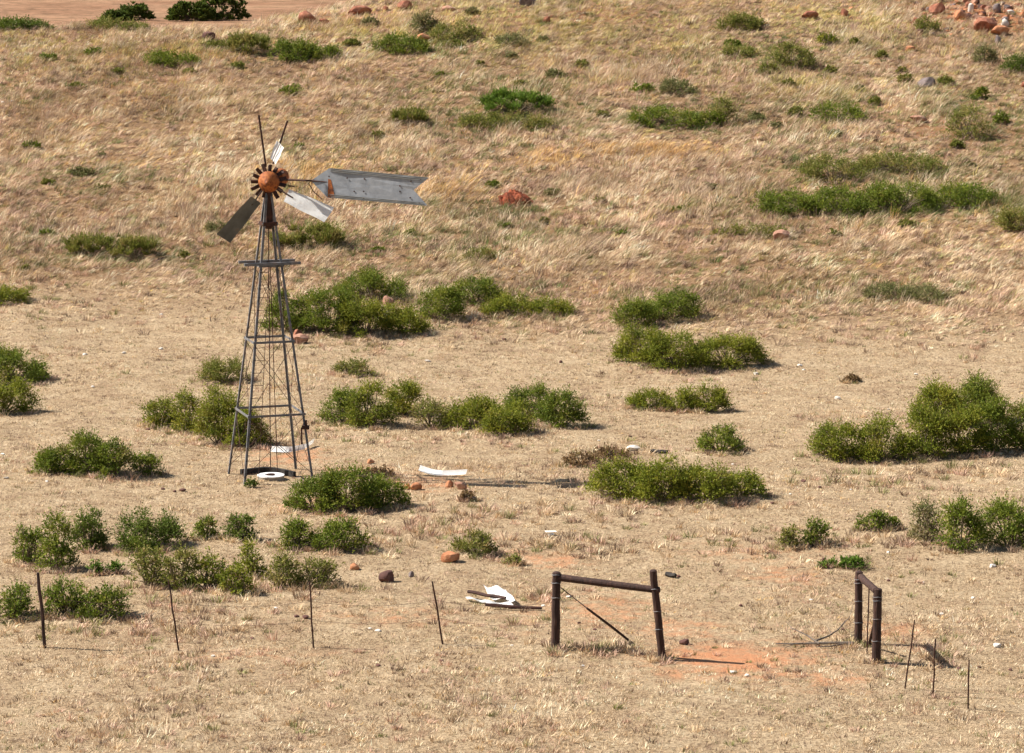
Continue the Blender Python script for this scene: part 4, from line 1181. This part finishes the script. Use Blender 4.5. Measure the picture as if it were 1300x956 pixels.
pole((826, 575), (848, 576), .05, 'blackwood', 'short black log behind the long middle shrub', 'log', 'log')
pole((846, 732), (858, 734), .05, 'blackwood', 'short black log above the leaning gate post', 'log', 'log')
sheet([(692, 679), (700, 680), (706, 681)], 'metal_sheet', 'tiny white scrap on grass above the gate', 'white', .18, lambda u, v: .05 + .04 * u, (-.2, .97))
sheet([(144 - 4, 584), (160, 583), (176, 583)], 'metal_sheet', 'pale scrap piece under the wide shrub left of the tower', 'white', .2, lambda u, v: .04 + .08 * u, (-.2, .97)) if False else None

# ------------------------------------------------------------------ gate frames
def vpost(mb, p0, p1, r, n=14):
    """a slightly knotty round post between two world points"""
    N = 9; pts = []; rad = []
    for k in range(N + 1):
        f = k / N; p = Vector(p0).lerp(Vector(p1), f)
        p.x += random.gauss(0, .004); p.y += random.gauss(0, .004)
        pts.append(p); rad.append(r * (1.04 - .08 * f) * random.uniform(.97, 1.03))
    pts.append(pts[-1] + (pts[-1] - pts[-2]).normalized() * .018); rad.append(r * .62)
    mb.tube(pts, rad, n)

g0 = ground(705, 824)
fr = thing('gate_frame', g0, 'dark timber gate frame with sagging rail and diagonal brace beside bare red earth', 'gate frame', 'timber frames of the old gateway')
A0 = Vector((0, 0, -.1)); A1 = onplane(706.5, 727, g0.y) - g0
B = ground(841, 838); B0 = B - g0; B1 = onplane(829, 724.5, B.y) - g0
mb = MB(); vpost(mb, A0, A1, .082); mb.build('post', M['wood'], fr)
mb = MB(); vpost(mb, B0 + (B0 - B1).normalized() * .1, B1, .070); o = mb.build('post', M['wood'], fr); o['label'] = 'leaning right post'
ra = onplane(712, 733, g0.y) - g0; rb = onplane(834, 749, B.y) - g0
mb = MB(); vpost(mb, ra - Vector((.06, 0, 0)), rb + Vector((0.03, -.02, 0)), .066); mb.build('rail', M['wood'], fr)
w0 = onplane(712, 746, g0.y) - g0; w1 = onplane(745, 772, g0.y - .3) - g0; w2 = ground(806, 819) - g0
mb = MB(); mb.tube([w0, w1], .010, 6); mb.build('brace_wire', M['darkrust'], fr)
mb = MB(); mb.tube([w1, w1.lerp(w2, .5) + Vector((0, 0, .01)), w2], [.022, .026, .024], 7); mb.build('brace', M['wood'], fr)
mb = MB()
for z, tt in ((.98, A1), (.88, A1), (.70, A1)):
    p = A0.lerp(A1, z)
    mb.tube([p + Vector((.09 * math.cos(q), .09 * math.sin(q), .008 * math.sin(3 * q))) for q in [i * math.pi / 6 for i in range(13)]], .006, 4)
for z in (.35, .55, .80):
    p = B0.lerp(B1, z)
    mb.tube([p + Vector((.076 * math.cos(q), .076 * math.sin(q), .008 * math.sin(3 * q))) for q in [i * math.pi / 6 for i in range(13)]], .006, 4)
mb.build('wire_wrap', M['steel'], fr)

g1 = ground(1089.5, 817)
fr2 = thing('gate_frame', g1, 'dark timber gate frame seen end on at the right with short rail', 'gate frame', 'timber frames of the old gateway')
C1 = onplane(1090.5, 726, g1.y) - g1
D = ground(1112, 841); D0 = D - g1; D1 = onplane(1114.5, 748, D.y) - g1
mb = MB(); vpost(mb, Vector((0, 0, -.1)), C1, .075); mb.build('post', M['wood'], fr2)
mb = MB(); vpost(mb, D0 - Vector((0, 0, .1)), D1, .082); mb.build('post', M['wood'], fr2)
mb = MB(); vpost(mb, C1 + Vector((.02, .1, -.09)), D1 + Vector((-.03, -.02, -.03)), .068); mb.build('rail', M['wood'], fr2)
mid = C1.lerp(D1, .55)
mb = MB(); mb.tube([mid - Vector((0, 0, .06)), Vector((mid.x - .02, mid.y, hz(g1.x + mid.x, g1.y + mid.y) - g1.z))], .013, 6); mb.build('dropper', M['darkrust'], fr2)
mb = MB(); q0 = onplane(1110, 792, D.y + .5) - g1; q1_ = ground(1103, 820) - g1
mb.tube([q0, q1_], .03, 7); mb.build('brace', M['wood'], fr2)
mb = MB()
for base_, top_ in ((Vector((0, 0, 0)), C1), (D0, D1)):
    for z in (.3, .6, .85, .9):
        p = base_.lerp(top_, z)
        mb.tube([p + Vector((.09 * math.cos(q), .09 * math.sin(q), .008 * math.sin(3 * q))) for q in [i * math.pi / 6 for i in range(13)]], .005, 4)
mb.build('wire_wrap', M['steel'], fr2)

# ------------------------------------------------------------------ fence stakes and wires
STK = 'stakes of the broken wire fence'
stakes = {}
def stake(key, top, foot, r, label, cat='fence stake'):
    f = ground(*foot); t = onplane(top[0], top[1], f.y)
    mb = MB(); d = (t - f); N = 5
    pts = [d * (k / N) + Vector((random.gauss(0, .006), 0, 0)) for k in range(N + 1)]; pts[0] = -d * .08
    mb.tube(pts, [r] * N + [r * .8], 7)
    o = mb.build('fence_stake', M['darkrust'] if r < .03 else M['wood'], None, f)
    tag(o, label, cat, STK); stakes[key] = (f, t)
stake('a', (47.5, 727), (57, 822), .034, 'thick dark fence stake near the left edge, leaning left')
stake('b', (214, 738), (227, 826), .017, 'thin fence stake leaning left below the loose yellow flecked shrubs')
stake('c', (393, 738), (398, 822), .017, 'thin fence stake near two dark lumps, almost upright')
stake('d', (549, 738), (562, 818), .018, 'thin fence stake leaning left between the dark red boulder and the scrap pile')
stake('e', (1161, 787), (1149, 874), .014, 'thin fence stake leaning right, nearest to the end on gate frame')
stake('f', (1188, 811), (1184, 884), .015, 'thin fence stake at lower right, middle one of three')
stake('g', (1230, 838), (1229, 900), .015, 'thin fence stake at lower right, farthest right of three')
def wire(keys, frac, label, ends=()):
    P = [stakes[k][0].lerp(stakes[k][1], frac) for k in keys]
    P = list(ends[:1]) + P + list(ends[1:])
    mb = MB(); o = P[0].copy()
    for a, b in zip(P[:-1], P[1:]):
        pts = []
        for k in range(13):
            f = k / 12; p = a.lerp(b, f); p.z -= .10 * 4 * f * (1 - f); pts.append(p - o)
        mb.tube(pts, .003, 4, False)
    tag(mb.build('fence_wire', M['darkrust'], None, o), label, 'wire', 'wires of the broken fence')
L0 = stakes['a'][0]
ext = lambda fr_: L0 + Vector((-3.5, .3, 0)) + Vector((0, 0, 1.3 * fr_))
wire('abcd', .70, 'slack rusty fence wire, upper strand, left of the gateway', (ext(.7), g0 + A1 * .62))
wire('abcd', .42, 'slack rusty fence wire, lower strand, left of the gateway', (ext(.42), g0 + A1 * .34))

# ------------------------------------------------------------------ fallen branch
def branch():
    o = ground(1084, 819)
    mb = MB()
    def tw(pts, r0, r1):
        P = []
        for (x, y, z) in pts:
            p = ground(x, y); p.z += z; P.append(p - o)
        n_ = len(P); mb.tube(P, [r0 + (r1 - r0) * i / (n_ - 1) for i in range(n_)], 6)
    tw([(1084, 820, .05), (1060, 820, .06), (1030, 820, .05), (1005, 820, .04), (985, 819, .03)], .036, .012)
    tw([(1040, 821, .06), (1025, 816, .14), (1006, 812, .22)], .022, .008)
    tw([(1034, 818, .06), (1052, 815, .12), (1064, 811, .18), (1074, 803, .26)], .022, .006)
    tw([(1064, 811, .18), (1078, 800, .25), (1083, 790, .35)], .010, .004)
    tw([(1056, 814, .12), (1050, 806, .18)], .010, .004)
    tw([(1070, 821, .05), (1054, 823, .04), (1036, 824, .04)], .02, .006)
    tw([(1006, 812, .2), (998, 806, .26)], .008, .004)
    tw([(1020, 820, .05), (1008, 823, .08), (996, 826, .05)], .012, .004)
    tag(mb.build('fallen_branch', M['greywood'], None, o), 'dry forked branch lying on the ground left of the end on gate frame', 'branch')
branch()
